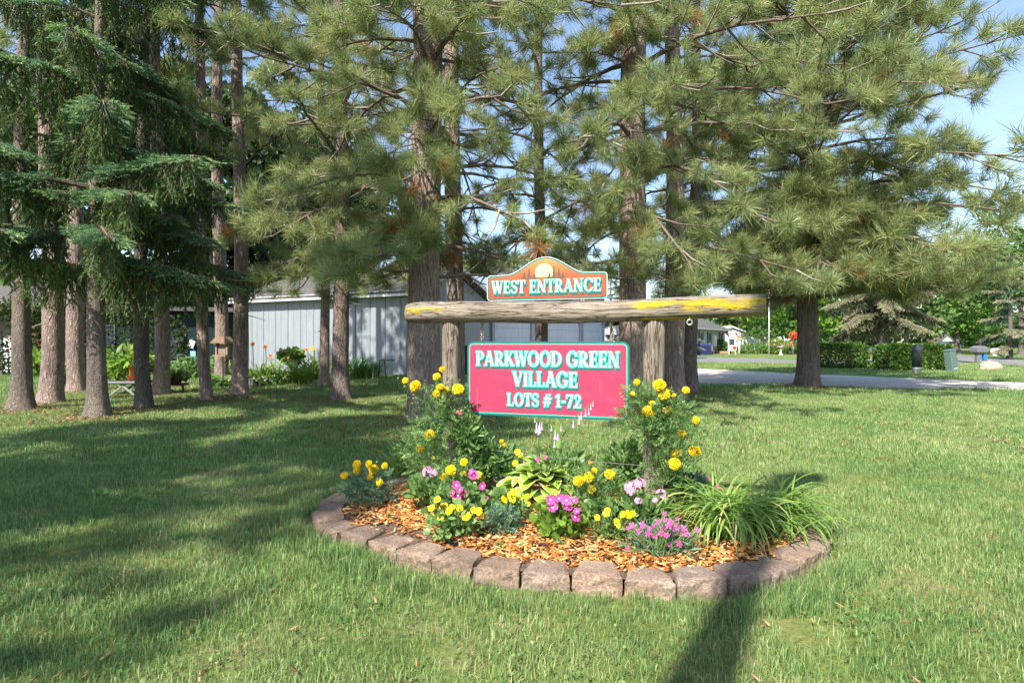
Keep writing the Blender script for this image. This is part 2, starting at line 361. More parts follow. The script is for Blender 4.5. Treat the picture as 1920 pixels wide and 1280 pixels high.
def wood_mat(lichen=True):
    m, nt, b = newmat('weathered_log' if lichen else 'weathered_post', .95, .1)
    ax = (1.2, 1, 1) if lichen else (1, 1, 1)
    st = (1.6, 20, 20) if lichen else (20, 20, 1.6)
    co = coords(nt, st); f = noise_tex(nt, co, 1.9, 10, .78, .8); co2 = coords(nt); k = noise_tex(nt, co2, 2.3, 3); s = noise_tex(nt, coords(nt, tuple(x*2.2 for x in st)), 2.0, 6, .8)
    c = ramp(nt, f, [(.28, (.08, .066, .056)), (.42, (.25, .215, .18)), (.55, (.38, .335, .285)), (.72, (.52, .475, .42))]).outputs[0]
    c = mix(nt, .8, c, ramp(nt, s, [(.35, (.55, .53, .5)), (.6, (1.15, 1.13, 1.1))]).outputs[0], 'MULTIPLY')
    c = mix(nt, 1, c, ramp(nt, k, [(.35, (.85, .82, .8)), (.65, (1.12, 1.1, 1.06))]).outputs[0], 'MULTIPLY')
    ck = noise_tex(nt, coords(nt, (.8, 9, 9) if lichen else (9, 9, .8)), 1.6, 4, .6, .5); ck = math_(nt, 'ABSOLUTE', math_(nt, 'SUBTRACT', ck, .5))
    cm = ramp(nt, ck, [(0, (.28, .26, .24)), (.008, (.55, .53, .5)), (.022, (1, 1, 1))]).outputs[0]; c = mix(nt, 1, c, cm, 'MULTIPLY')
    if lichen:
        sp = nt.nodes.new('ShaderNodeSeparateXYZ'); nt.links.new(nt.nodes.new('ShaderNodeTexCoord').outputs['Object'], sp.inputs[0])
        gx = ramp(nt, math_(nt, 'MULTIPLY_ADD', sp.outputs[0], 1/3.0, .5), [(0, (.75, .75, .75)), (.10, (.62, .62, .62)), (.22, (.36, .36, .36)), (.60, (.22, .22, .22)), (.70, (.82, .82, .82)), (.94, (.95, .95, .95)), (1, (.8, .8, .8))]).outputs[0]
        # patches sit high on the front of the log, with a soft band of them along the underside
        gz = ramp(nt, math_(nt, 'MULTIPLY_ADD', sp.outputs[2], 5.0, .5), [(0, (.9, .9, .9)), (.12, (.85, .85, .85)), (.25, (.35, .35, .35)), (.5, (.7, .7, .7)), (.72, (1, 1, 1)), (.92, (.3, .3, .3)), (1, (.2, .2, .2))]).outputs[0]
        n1 = noise_tex(nt, coords(nt, (2.2, 7, 9)), 2.0, 7, .7)
        w = math_(nt, 'MULTIPLY', math_(nt, 'MULTIPLY', gx, gz), math_(nt, 'MULTIPLY_ADD', n1, 2.6, -.35))
        w = math_(nt, 'MULTIPLY_ADD', math_(nt, 'SUBTRACT', s, .5), .7, w); w = ramp(nt, w, [(.50, (0, 0, 0)), (.66, (1, 1, 1))]).outputs[0]
        yl = ramp(nt, n1, [(.35, (.30, .23, .06)), (.55, (.55, .40, .035)), (.7, (.62, .50, .05))]).outputs[0]
        c = mix(nt, w, c, yl)
    nt.links.new(c, b.inputs['Base Color']); bump(nt, b, math_(nt, 'ADD', math_(nt, 'ADD', f, math_(nt, 'MULTIPLY', s, .5)), math_(nt, 'MINIMUM', math_(nt, 'MULTIPLY', ck, 20), .5)), .9, .03); return m
M['log'] = wood_mat(True); M['post'] = wood_mat(False)
def sign_paint():
    m, nt, b = newmat('pink_sign_paint', .5, .3)
    f = noise_tex(nt, coords(nt, (1.5, 1.5, 5)), 2.2, 6, .7); k = noise_tex(nt, coords(nt, (14, 14, 1.2)), 2.0, 5, .7); q = noise_tex(nt, coords(nt), 60, 2)
    c = ramp(nt, f, [(.3, (.31, .030, .072)), (.55, (.365, .037, .088)), (.75, (.40, .055, .11))]).outputs[0]
    c = mix(nt, math_(nt, 'MULTIPLY', ramp(nt, k, [(.60, (0, 0, 0)), (.74, (1, 1, 1))]).outputs[0], .30), c, (.46, .20, .22))
    c = mix(nt, math_(nt, 'MULTIPLY', ramp(nt, q, [(.70, (0, 0, 0)), (.78, (1, 1, 1))]).outputs[0], .25), c, (.16, .05, .05))
    nt.links.new(c, b.inputs['Base Color']); bump(nt, b, f, .1, .004); return m
M['sign_pink'] = sign_paint()
M['teal'] = plain('teal_paint', (.008, .145, .115), .4, .4, .08, 6)
M['aqua'] = plain('aqua_paint', (.045, .46, .37), .4, .4, .06, 6)
M['dark_teal'] = plain('dark_teal_paint', (.02, .10, .10), .4, .4, .08, 6)
M['cream_letter'] = plain('pale_letter_paint', (.60, .72, .66), .4, .4, .03, 6)
M['sun_paint'] = plain('cream_disc_paint', (.70, .60, .28), .4, .4, .05, 6)
M['silhouette'] = plain('dark_silhouette_paint', (.10, .075, .05), .5, .3, .1, 6)
M['metal'] = plain('galvanised_metal', (.55, .53, .5), .4, .5, .2, 30, metal=.8)
M['rusty'] = plain('rusty_chain', (.33, .27, .23), .6, .4, .5, 60, metal=.5)
M['wire'] = plain('dull_wire', (.26, .26, .25), .7, .2, .1, 5)
M['white'] = plain('white_paint', (.78, .78, .76), .5, .3, .05, 5)
M['black'] = plain('black_plastic', (.02, .02, .023), .4, .4, .3, 6)
def topper_mat():
    m, nt, b = newmat('orange_sign_paint', .4, .4)
    sp = nt.nodes.new('ShaderNodeSeparateXYZ'); nt.links.new(nt.nodes.new('ShaderNodeTexCoord').outputs['Object'], sp.inputs[0])
    nt.links.new(ramp(nt, sp.outputs[2], [(.05, (.36, .060, .024)), (.20, (.38, .085, .03)), (.28, (.42, .16, .046)), (.36, (.46, .26, .08))]).outputs[0], b.inputs['Base Color']); return m
M['orange_sign'] = topper_mat()
def siding(name, col, lines, width, horizontal=False, dirt=.12, bumpd=.02):
    """panel siding: ribs every `width` metres along object X (or Z)"""
    m, nt, b = newmat(name, .55, .3)
    sp = nt.nodes.new('ShaderNodeSeparateXYZ'); nt.links.new(nt.nodes.new('ShaderNodeTexCoord').outputs['Object'], sp.inputs[0])
    x = math_(nt, 'FRACT', math_(nt, 'MULTIPLY', sp.outputs[2 if horizontal else 0], 1/width))
    e = ramp(nt, x, [(0, (0, 0, 0)), (lines, (1, 1, 1)), (1-lines, (1, 1, 1)), (1, (.3, .3, .3))]).outputs[0]
    f = noise_tex(nt, coords(nt, (2, 2, .5)), 2, 5, .6)
    c = ramp(nt, f, [(.3, tuple(q*(1-dirt) for q in col)), (.7, tuple(q*(1+dirt*.5) for q in col))]).outputs[0]
    c = mix(nt, e, tuple(q*.62 for q in col), c); nt.links.new(c, b.inputs['Base Color']); bump(nt, b, e, .6, bumpd); return m
M['blue_metal'] = siding('blue_grey_metal', (.245, .275, .305), .06, .42)
M['blue_dark'] = plain('blue_grey_trim', (.22, .28, .37), .5, .3, .08, 3)
M['door_panel'] = siding('pale_blue_door', (.36, .42, .50), .05, .55, True)
M['fascia'] = plain('white_fascia', (.66, .67, .68), .5, .3, .08, 3)
M['shingle'] = speck('shingles', [(.3, (.06, .058, .058)), (.6, (.14, .132, .128)), (.8, (.22, .20, .19))], 9, .5, .95, .9)
M['teal_wall'] = siding('dark_teal_wall', (.009, .028, .030), .05, .2, True)
M['rust_wall'] = plain('rust_brown_paint', (.16, .055, .035), .7, .2, .2, 3)
M['pinkish'] = siding('pinkish_siding', (.26, .19, .165), .08, .2, True)
M['grey_house'] = siding('grey_house_siding', (.46, .48, .50), .08, .3, True)
M['white_house'] = siding('white_house_siding', (.80, .80, .80), .05, .25, True)
M['glass'] = plain('window_glass', (.04, .055, .08), .08, .6, .3, 2)
M['shutter'] = plain('blue_shutter', (.045, .055, .11), .5, .3, .1, 4)
M['rock'] = speck('boulder_stone', [(.3, (.24, .16, .12)), (.55, (.42, .31, .24)), (.75, (.52, .42, .35))], 7, .8, .9, 3)
M['pedestal_black'] = plain('weathered_black_plastic', (.045, .052, .055), .45, .4, .6, 3)
M['pedestal_green'] = plain('green_grey_plastic', (.10, .155, .14), .5, .3, .12, 4)
M['pale'] = plain('pale_weathered_plastic', (.42, .45, .44), .7, .2, .35, 7)
M['grey_box'] = plain('grey_plastic', (.15, .155, .165), .6, .3, .12, 5)
M['blue_plastic'] = plain('blue_plastic', (.03, .17, .55), .5, .3, .1, 5)
M['sign_yellow'] = plain('yellow_sign_face', (.80, .42, .02), .5, .3, .05, 5)
M['red'] = plain('red_paint', (.62, .05, .03), .5, .3, .15, 5)
M['navy'] = plain('navy_cloth', (.03, .04, .16), .7, .2, .15, 5)
M['stone'] = plain('pale_stone', (.55, .53, .50), .9, .2, .2, 6)
M['orange_glaze'] = plain('orange_glaze', (.75, .14, .02), .3, .5, .35, 9)
M['wood_brown'] = plain('brown_wood', (.16, .09, .05), .8, .2, .3, 9)
M['tan_wood'] = plain('tan_wood', (.27, .19, .12), .8, .2, .2, 9)
M['gold'] = plain('gold_lamp_glass', (.62, .42, .16), .4, .5, .1, 9)
M['cream_metal'] = plain('cream_enamel', (.62, .58, .46), .5, .4, .1, 9)
M['tyre'] = plain('tyre_rubber', (.025, .025, .025), .8, .2, .2, 9)
M['pole_wood'] = plain('pole_wood', (.17, .125, .09), .9, .1, .3, 6)
M['light_blue'] = plain('light_blue_paint', (.22, .42, .62), .5, .3, .15, 9)
M['cone'] = plain('brown_cone', (.16, .085, .045), .9, .1, .4, 30)

exec_order = 'structure first'
# ------------------------------------------------------------------ ground, drives, road
def in_frame(P, m=.08):
    X, Y, Z = P[:, 0], np.maximum(P[:, 1], .01), P[:, 2]
    px = 960+X/Y*F; py = 640-(Z-H)/Y*F
    return (P[:, 1] > .3) & (px > -1920*m) & (px < 1920*(1+m)) & (py > -1280*m) & (py < 1280*(1+m))

g = Geo()
nx = 46
xs = np.concatenate([-np.geomspace(900, 4, 16), np.linspace(-3, 3, 7), np.geomspace(4, 900, 16)])
ys = np.concatenate([[-60, -20, -5], np.linspace(0, 40, 21), np.geomspace(48, 1500, 14)])
vs = [(x, y, 0.0) for y in ys for x in xs]; w = len(xs)
g.add(vs, [(j*w+i, j*w+i+1, (j+1)*w+i+1, (j+1)*w+i) for j in range(len(ys)-1) for i in range(w-1)])
tag(part('lawn', g, M['lawn'], smooth=True), kind='structure')

GRAVEL = [gr(1920, 733), gr(1537, 724.5), gr(1298, 719), gr(1200, 716.5), gr(1080, 711), Vector((-1.0, 27.5, 0)), Vector((-.2, 30.0, 0)), Vector((6.6, 45, 0)), Vector((10.5, 44, 0)), gr(1298, 691), gr(1420, 696.5), gr(1537, 701.5), gr(1920, 718), Vector((30, 21.6, 0)), Vector((29, 17.2, 0))]
def sheet(name, pts, z, mat):
    gg = Geo(); gg.add([(p[0], p[1], z) for p in pts], [tuple(range(len(pts)))]); return tag(part(name, gg, mat), kind='structure')
sheet('gravel_driveway', GRAVEL, .012, M['gravel'])
ASPH = [gr(1150, 677), gr(1298, 678.5), gr(1490, 682), gr(1600, 684.5), Vector((36, 40, 0)), Vector((33.5, 45, 0)), gr(1490, 674.5), gr(1298, 668), gr(1150, 667)]
sheet('asphalt_drive', ASPH, .012, M['asphalt'])
a = Vector((.36, .933, 0)); o0 = Vector((29.3, 33.6, 0)); o1 = Vector((39.8, 45.6, 0)); a1 = Vector((.44, .9, 0))
ROAD = [o0-a*60, o1-a1*75, o1+a1*120, o0+a*120]
sheet('road', ROAD, .02, M['asphalt'])
g = Geo()
for k in range(-4, 14):
    c = (o0+o1)/2+(a+a1).normalized()*(k*9); d = (a+a1).normalized(); s_ = Vector((d.y, -d.x, 0))*.07
    g.add([c-s_, c+s_, c+d*3+s_, c+d*3-s_], [(0, 1, 2, 3)])
for v in range(len(g.v)): g.v[v] = (g.v[v][0], g.v[v][1], .026)
tag(part('road_marking', g, M['sign_yellow']), kind='structure')

# ------------------------------------------------------------------ flower bed outline
def spline(pts, per=12):
    P = [Vector((*p, 0)) for p in pts]; n = len(P); out = []
    for i in range(n):
        p0, p1, p2, p3 = P[i-1], P[i], P[(i+1) % n], P[(i+2) % n]
        for k in range(per):
            t = k/per
            out.append(.5*((2*p1)+(p2-p0)*t+(2*p0-5*p1+4*p2-p3)*t*t+(3*p1-p0-3*p2+p3)*t**3))
    return out
BED = spline([(-1.46, 4.37), (-1.03, 4.03), (-.687, 3.77), (-.358, 3.575), (-.063, 3.46), (.278, 3.385), (.665, 3.32), (.987, 3.29), (1.335, 3.335), (1.66, 3.50), (2.03, 3.80), (2.19, 4.15), (2.02, 4.75), (1.45, 5.3), (.65, 5.72), (-.3, 5.95), (-1.05, 5.88), (-1.48, 5.45), (-1.60, 4.9)])
BEDN = np.array([(p.x, p.y) for p in BED])
def in_poly(P, poly):
    x, y = P[:, 0], P[:, 1]; r = np.zeros(len(P), bool); n = len(poly); j = n-1
    for i in range(n):
        xi, yi, xj, yj = poly[i][0], poly[i][1], poly[j][0], poly[j][1]
        c = ((yi > y) != (yj > y)) & (x < (xj-xi)*(y-yi)/(yj-yi+1e-12)+xi); r ^= c; j = i
    return r
def bed_dist(P):        # distance inside the outline (positive inside)
    A = BEDN; B = np.roll(A, -1, 0); d = np.full(len(P), 9.)
    for a_, b_ in zip(A, B):
        e = b_-a_; t = np.clip(((P-a_) @ e)/(e @ e+1e-12), 0, 1); d = np.minimum(d, np.linalg.norm(P-a_-t[:, None]*e, axis=1))
    return np.where(in_poly(P, BEDN), d, -d)
def bed_z(P):
    d = bed_dist(np.asarray(P, float)); return np.clip(.075+.075*np.clip((d-.15)/.7, 0, 1), 0, 1)
_gx = np.arange(-2.2, 2.8, .02); _gy = np.arange(2.9, 6.5, .02)
_bzt = bed_z(np.stack(np.meshgrid(_gx, _gy), -1).reshape(-1, 2)).reshape(len(_gy), len(_gx))
def bz(x, y):
    i, j = int((x+2.2)/.02), int((y-2.9)/.02)
    return float(_bzt[j, i]) if 0 <= i < len(_gx) and 0 <= j < len(_gy) else .0
def bed_z_fast(P):
    i = ((P[:, 0]+2.2)/.02).astype(int); j = ((P[:, 1]-2.9)/.02).astype(int); k = (i >= 0) & (i < len(_gx)) & (j >= 0) & (j < len(_gy)); r = np.zeros(len(P)); r[k] = _bzt[j[k], i[k]]; return r

# mulch surface
g = Geo(); n = len(BED); ctr = Vector((.3, 4.6, 0)); rings = [1.0, .93, .85, .7, .5, .25]
inner = []
for r_ in rings:
    for p in BED:
        q = ctr+(p-ctr)*r_*.94; inner.append((q.x, q.y, bz(q.x, q.y)+.012*noise.noise(q*5)))
inner.append((ctr.x, ctr.y, .16)); fs = []
for j in range(len(rings)-1):
    for i in range(n): fs.append((j*n+i, j*n+(i+1) % n, (j+1)*n+(i+1) % n, (j+1)*n+i))
b_ = (len(rings)-1)*n
for i in range(n): fs.append((b_+i, b_+(i+1) % n, len(inner)-1))
g.add(inner, fs); tag(part('flower_bed_soil', g, M['soil'], smooth=True), kind='structure')
# wood chips
rng = R(5)
cu = []
for k in range(5):
    L, Wd, T = 1.0, rng.uniform(.055, .15), .05
    v = np.array([[-Wd, 0, -.5], [Wd, 0, -.45], [Wd*.7, 0, .5], [-Wd*.8, .0, .42], [-Wd, T, -.5], [Wd, T, -.45], [Wd*.7, T*1.6, .5], [-Wd*.8, T*1.6, .42]])
    f = np.array([[0, 2, 1], [0, 3, 2], [4, 5, 6], [4, 6, 7], [0, 1, 5], [0, 5, 4], [2, 3, 7], [2, 7, 6], [1, 2, 6], [1, 6, 5], [3, 0, 4], [3, 4, 7]])
    cu.append((v, f, np.zeros(8)))
P = np.stack([rng.uniform(-1.7, 2.3, 38000), rng.uniform(3.2, 6.0, 38000)], 1)
d = bed_dist(P); keep = (d > .17+.07*rng.random(len(P))) & ((rng.random(len(P)) < np.where(P[:, 1] < 5, 1, .4)))
# a bare strip of soil along the left front edge
bare = (P[:, 0] < -.35) & (d < .36) & (rng.random(len(P)) < .8); keep &= ~bare
P = P[keep]; Z = bed_z(P)+.004+.014*rng.random(len(P))
an = rng.uniform(0, 2*np.pi, len(P)); D = np.stack([np.cos(an), np.sin(an), rng.normal(0, .22, len(P))], 1)
X3 = np.stack([P[:, 0], P[:, 1], Z], 1)
V, Fc, A = scatter(cu, X3, D, rng.uniform(.02, .09, len(P)), rng, np.where(rng.random(len(P)) < .16, -.25, rng.uniform(.05, 1, len(P))), roll=False)
mulch = npart('wood_chip_mulch', V, Fc, M['chips'], None, A); tag(mulch, kind='stuff')

# edging blocks, each its own thing
per = [0.0]
for i in range(n): per.append(per[-1]+(BED[(i+1) % n]-BED[i]).length)
def along(s):
    s = s % per[-1]
    k = max(i for i in range(n+1) if per[i] <= s); k = min(k, n-1)
    t = (s-per[k])/max(per[k+1]-per[k], 1e-9); return BED[k].lerp(BED[(k+1) % n], t)
NB = 34; pitch = per[-1]/NB; rr = random.Random(4)
def shade_pos(k): return along((k+.5)*pitch)
front_blocks = []
for k in range(NB):
    c = along((k+.5)*pitch); p0 = along(k*pitch); p1 = along((k+1)*pitch); tg = (p1-p0).normalized(); nn = Vector((tg.y, -tg.x, 0))
    if nn.dot(c-ctr) < 0: nn = -nn
    ang = math.atan2(tg.y, tg.x)+rr.uniform(-.03, .03)
    L = (p1-p0).length-.003; dep = .215; hz = .107+rr.uniform(-.006, .006)
    g = Geo(); nu, nv, nw = 10, 7, 5
    # rounded, rough block: subdivided box pushed by noise
    def bp(u, v, w_):
        x, y, z = (u-.5)*L*(1-.28*v if True else 1), (v-.5)*dep, w_*(hz+.03)
        ex = min(u, 1-u)*L; ey = v*dep; ez = (1-w_)*hz
        r_ = .016
        def rd(e): return max(0., r_-e)
        cx = rd(ex); cy = rd(ey); cz = rd(ez)
        pull = math.sqrt(cx*cx+cy*cy+cz*cz)
        if pull > 0 and (cx > 0)+(cy > 0)+(cz > 0) >= 2:
            x -= math.copysign(cx*.42, x); y += cy*.42; z -= cz*.42
        q = Vector((x, y, z)); nz = noise.noise(q*14+Vector((k*3.1, 0, 0)))*.009+noise.noise(q*40+Vector((k, 1, 0)))*.0045
        front = max(0, 1-v*4)
        y += nz*(1.6*front+.3); z += nz*(.5 if w_ > .9 else 0)
        x += nz*.6
        return (x, y, z)
    vid = {}; 
    def vtx(i, j, l):
        key = (i, j, l)
        if key not in vid: vid[key] = len(g.v); g.v.append(bp(i/nu, j/nv, l/nw))
        return vid[key]
    def q4(*a): g.f.append(tuple(a)); g.mi.append(0)
    for i in range(nu):
        for j in range(nv): q4(vtx(i, j, nw), vtx(i+1, j, nw), vtx(i+1, j+1, nw), vtx(i, j+1, nw))
        for l in range(nw): q4(vtx(i, 0, l), vtx(i+1, 0, l), vtx(i+1, 0, l+1), vtx(i, 0, l+1)); q4(vtx(i+1, nv, l), vtx(i, nv, l), vtx(i, nv, l+1), vtx(i+1, nv, l+1))
    for j in range(nv):
        for l in range(nw): q4(vtx(0, j+1, l), vtx(0, j, l), vtx(0, j, l+1), vtx(0, j+1, l+1)); q4(vtx(nu, j, l), vtx(nu, j+1, l), vtx(nu, j+1, l+1), vtx(nu, j, l+1))
    me = part('edging_block', g, M['block'], smooth=False)
    cc = c-nn*dep*.5
    # local -y must point outward
    me.rotation_euler = (rr.uniform(-.045, .03), rr.uniform(-.03, .03), math.atan2(nn.x, -nn.y))
    me.location = (cc.x, cc.y, -.03+rr.uniform(-.012, .008))
    px = 960+c.x/c.y*F
    front_blocks.append((px, c.y, me))
fr = sorted([b for b in front_blocks if b[1] < 4.3 or (b[0] < 640 and b[1] < 5.0)], key=lambda b: b[0])
near = ['under the yellow marigold clump at the far left', 'left end corner with bare stone top', 'with sawn left corner before the bare soil', 'beside bare soil at the left front', 'left of the yellow pansies', 'below the yellow pansies', 'below the ferny green seedling', 'in front of the pink petunia', 'below the widest spread of mulch', 'left of the magenta dianthus', 'below the magenta dianthus', 'right of the magenta dianthus', 'under the pole shadow', 'below the daylily leaf tips', 'at the right end under the daylily', 'at the outer right corner beyond the daylily']
for i, (px, y, me) in enumerate(fr):
    pos = 'first' if i == 0 else ('second', 'third', 'fourth', 'fifth', 'sixth', 'seventh', 'eighth', 'ninth', 'tenth', 'eleventh', 'twelfth', 'thirteenth', 'fourteenth', 'fifteenth', 'sixteenth', 'seventeenth', 'eighteenth', 'nineteenth', 'twentieth')[i-1]
    tag(me, f'rough grey brown concrete edging block, {pos} from the left end of the front row', 'edging block', 'concrete blocks edging the flower bed')
for b in front_blocks:
    if b not in fr: tag(b[2], 'concrete edging block in the back row hidden behind the flowers', 'edging block', 'concrete blocks edging the flower bed')

# ------------------------------------------------------------------ grass
def blade_patch(n, rad, L, w, rng, lean=.55):
    r_ = rad*np.sqrt(rng.random(n)); t = rng.uniform(0, 2*np.pi, n); base = np.stack([r_*np.cos(t), r_*np.sin(t), np.zeros(n)], 1)
    az = rng.uniform(0, 2*np.pi, n); ln = np.abs(rng.normal(0, lean, n)); l = L*rng.uniform(.55, 1.25, n)
    d = np.stack([np.cos(az), np.sin(az), np.zeros(n)], 1); yaw = az+np.pi/2+rng.normal(0, .5, n)
    s = np.stack([np.cos(yaw), np.sin(yaw), np.zeros(n)], 1)*(w*rng.uniform(.6, 1.3, n))[:, None]/2
    up = np.array([0, 0, 1.])
    a1 = ln*.5; a2 = np.minimum(ln*1.6, 1.75)
    m = base+l[:, None]*.55*(up*np.cos(a1)[:, None]+d*np.sin(a1)[:, None])
    tip = m+l[:, None]*.5*(up*np.cos(a2)[:, None]+d*np.sin(a2)[:, None])
    base[:, 2] -= .01
    V = np.stack([base-s, base+s, m-s*.8, m+s*.8, tip], 1).reshape(-1, 3)
    k = np.arange(n)[:, None]*5
    Fc = np.concatenate([k+np.array([[0, 1, 3]]), k+np.array([[0, 3, 2]]), k+np.array([[2, 3, 4]])])
    dry = rng.random(n) < .10
    var = np.where(dry, rng.uniform(.75, 1.0, n), rng.uniform(.05, .72, n))
    var = np.repeat(var, 5)+np.tile([-.1, -.1, 0, 0, .06], n)
    return V, Fc, var
gcol = bpy.data.collections.new('grass_clumps')
def patch_obj(name, *a):
    V, Fc, var = blade_patch(*a)
    o = npart(name, V, Fc, M['grass'], None, var); sc.collection.objects.unlink(o); return o
def grass_layer(name, variants, pts, scl, seed):
    col = bpy.data.collections.new(name+'_clumps')
    for o in variants: col.objects.link(o)
    rng = R(seed); me = bpy.data.meshes.new(name); n = len(pts)
    me.vertices.add(n); me.vertices.foreach_set('co', np.asarray(pts, np.float32).ravel())
    for nm, val in (('rz', rng.uniform(0, 6.283, n)), ('sc', scl*rng.uniform(.75, 1.3, n)*np.array([1+.45*noise.noise(Vector((p[0]*1.1, p[1]*1.1, 3)))+.25*noise.noise(Vector((p[0]*3.1, p[1]*3.1, 7))) for p in pts]))):
        a = me.attributes.new(nm, 'FLOAT', 'POINT'); a.data.foreach_set('value', val.astype(np.float32))
    a = me.attributes.new('pick', 'INT', 'POINT'); a.data.foreach_set('value', rng.integers(0, len(variants), n).astype(np.int32))
    o = bpy.data.objects.new(name, me); sc.collection.objects.link(o); me.materials.append(M['grass'])
    ng = bpy.data.node_groups.new(name, 'GeometryNodeTree')
    ng.interface.new_socket('Geometry', in_out='INPUT', socket_type='NodeSocketGeometry'); ng.interface.new_socket('Geometry', in_out='OUTPUT', socket_type='NodeSocketGeometry')
    i_ = ng.nodes.new('NodeGroupInput'); o_ = ng.nodes.new('NodeGroupOutput')
    ci = ng.nodes.new('GeometryNodeCollectionInfo'); ci.inputs['Collection'].default_value = col; ci.inputs['Separate Children'].default_value = True; ci.inputs['Reset Children'].default_value = True
    ip = ng.nodes.new('GeometryNodeInstanceOnPoints'); ip.inputs['Pick Instance'].default_value = True
    def na(nm, t):
        q = ng.nodes.new('GeometryNodeInputNamedAttribute'); q.data_type = t; q.inputs['Name'].default_value = nm; return q.outputs['Attribute']
    cx = ng.nodes.new('ShaderNodeCombineXYZ'); ng.links.new(na('rz', 'FLOAT'), cx.inputs['Z'])
    er = ng.nodes.new('FunctionNodeEulerToRotation'); ng.links.new(cx.outputs[0], er.inputs[0])
    L_ = ng.links.new
    L_(i_.outputs[0], ip.inputs['Points']); L_(ci.outputs[0], ip.inputs['Instance']); L_(na('pick', 'INT'), ip.inputs['Instance Index'])
    L_(er.outputs[0], ip.inputs['Rotation']); L_(na('sc', 'FLOAT'), ip.inputs['Scale']); L_(ip.outputs[0], o_.inputs[0])
    md = o.modifiers.new('grass', 'NODES'); md.node_group = ng
    return tag(o, kind='stuff')
def lawn_points(y0, y1, step, seed, margin=3.0):
    rng = R(seed); out = []
    for y in np.arange(y0, y1, step):
        hw = .9*y+margin; x = np.arange(-hw, hw, step); out.append(np.stack([x, np.full(len(x), y)], 1))
    P = np.concatenate(out); P += rng.uniform(-step*.5, step*.5, P.shape)
    return P
def clean(P, grav=True):
    k = ~in_poly(P, [(p.x, p.y) for p in GRAVEL]) & ~in_poly(P, [(p.x, p.y) for p in ASPH]) & ~in_poly(P, [(p.x, p.y) for p in ROAD])
    return P[k]
rng = R(11)
nearv = [patch_obj('grass_clump', 600, .27, .052, .0033, R(20+i), 1.0) for i in range(6)]
midv = [patch_obj('grass_clump', 560, .36, .06, .0058, R(30+i), .95) for i in range(5)]
farv = [patch_obj('grass_clump', 520, .75, .085, .012, R(40+i), .7) for i in range(4)]
P = lawn_points(2.0, 7.0, .27, 1); P = P[(bed_dist(P) < -.27)]; P = P[np.array([noise.noise(Vector((q[0]*.9, q[1]*.9, 11)))+.5*noise.noise(Vector((q[0]*2.6, q[1]*2.6, 5))) for q in P]) < .62]
# finer ring of tufts right against the blocks
edge = [patch_obj('grass_clump', 60, .07, .08, .0034, R(50+i), .5) for i in range(4)]
E = []
rng = R(3)
for k in range(700):
    p = along(rng.random()*per[-1]); dd = (p-ctr).normalized()*rng.uniform(.05, .30); E.append((p.x+dd.x, p.y+dd.y))
E = np.array(E); E = E[bed_dist(E) < -.012]
z3 = lambda P: np.concatenate([P, np.zeros((len(P), 1))], 1)
grass_layer('lawn_grass_near', nearv, z3(P), 1.0, 2)
grass_layer('lawn_grass_edge', edge, z3(E), 1.0, 3)
P = clean(lawn_points(7.0, 17.0, .42, 4)); P = P[bed_dist(P) < -.3]
grass_layer('lawn_grass_middle', midv, z3(P), 1.0, 5)
P = clean(lawn_points(17.0, 60.0, 1.0, 6))
grass_layer('lawn_grass_far', farv, z3(P), 1.0, 7)
# ------------------------------------------------------------------ entrance sign
PR = Vector((1.108, 4.55, 0)); PL = Vector((-.516, 5.07, 0))
AX = (PL-PR).normalized()*-1          # left -> right along the beam
FR = Vector((AX.y, -AX.x, 0))         # towards the viewer
if FR.y > 0: FR = -FR
YAW = math.atan2(AX.y, AX.x); RZ = Matrix.Rotation(YAW, 3, 'Z')

gate = thing('sign_frame', 'weathered grey log crossbeam with yellow lichen carried on two posts', 'sign frame', PR.lerp(PL, .5))
def post(p, r, seed, lab):
    g = Geo(); pts = [(p.x+.012*math.sin(z*2+seed), p.y, z) for z in np.linspace(-.1, 1.635, 14)]
    rad = [r*(1+.03*math.sin(z*5+seed)) for z in np.linspace(0, 1, 14)]
    g.tube(pts, rad, 20, True, .05, seed)
    # shoulders of the post notched up against the beam
    o = part('post', g, M['post'], gate, True); tag(o, lab); return o
post(PR, .081, 3, 'thicker weathered post beside the taller marigold'); post(PL, .077, 9, 'weathered post with cracked lower half')
bc = PR.lerp(PL, .5)+FR*.0
EL = at(766, 589, 5.15); ER = at(1435, 575, 4.26)
g = Geo(); m = 34; pts = []; rad = []
bm = (EL+ER)/2; Lb = (ER-EL).length
for i in range(m):
    t = i/(m-1); x = -Lb/2+Lb*t
    r = (.092*(1-t)+.083*t)*(1+.02*math.sin(t*17))
    if t < .02: r *= .86
    pts.append((x, .006*math.sin(t*9), .012*math.sin(t*7+1)-.0)); rad.append(r)
g.tube(pts, rad, 32, True, .09, 5)
beam = part('crossbeam', g, M['log'], None, True)
beam.parent = gate; beam.location = bm-gate.location
beam.rotation_euler = (0, -math.atan2(ER.z-EL.z, (Vector((ER.x-EL.x, ER.y-EL.y, 0))).length), math.atan2(ER.y-EL.y, ER.x-EL.x))
g = Geo()
hp = at(1293, 604, 4.38); g.ring(hp+FR*.0, .019, .0045, FR, 16, 6); g.tube([hp+Vector((0, 0, .018)), hp+Vector((0, 0, .06))], .004, 6)
part('eye_bolt', g, M['metal'], gate, True)
g = Geo(); w0 = at(886, 838, 5.0); w1 = at(1214, 873, 4.5)
mid = (w0+w1)/2-Vector((0, 0, .012)); g.tube([w0, w0.lerp(mid, .5)-Vector((0, 0, .004)), mid, mid.lerp(w1, .5)-Vector((0, 0, .004)), w1], .0016, 5)
part('support_wire', g, M['wire'], gate)

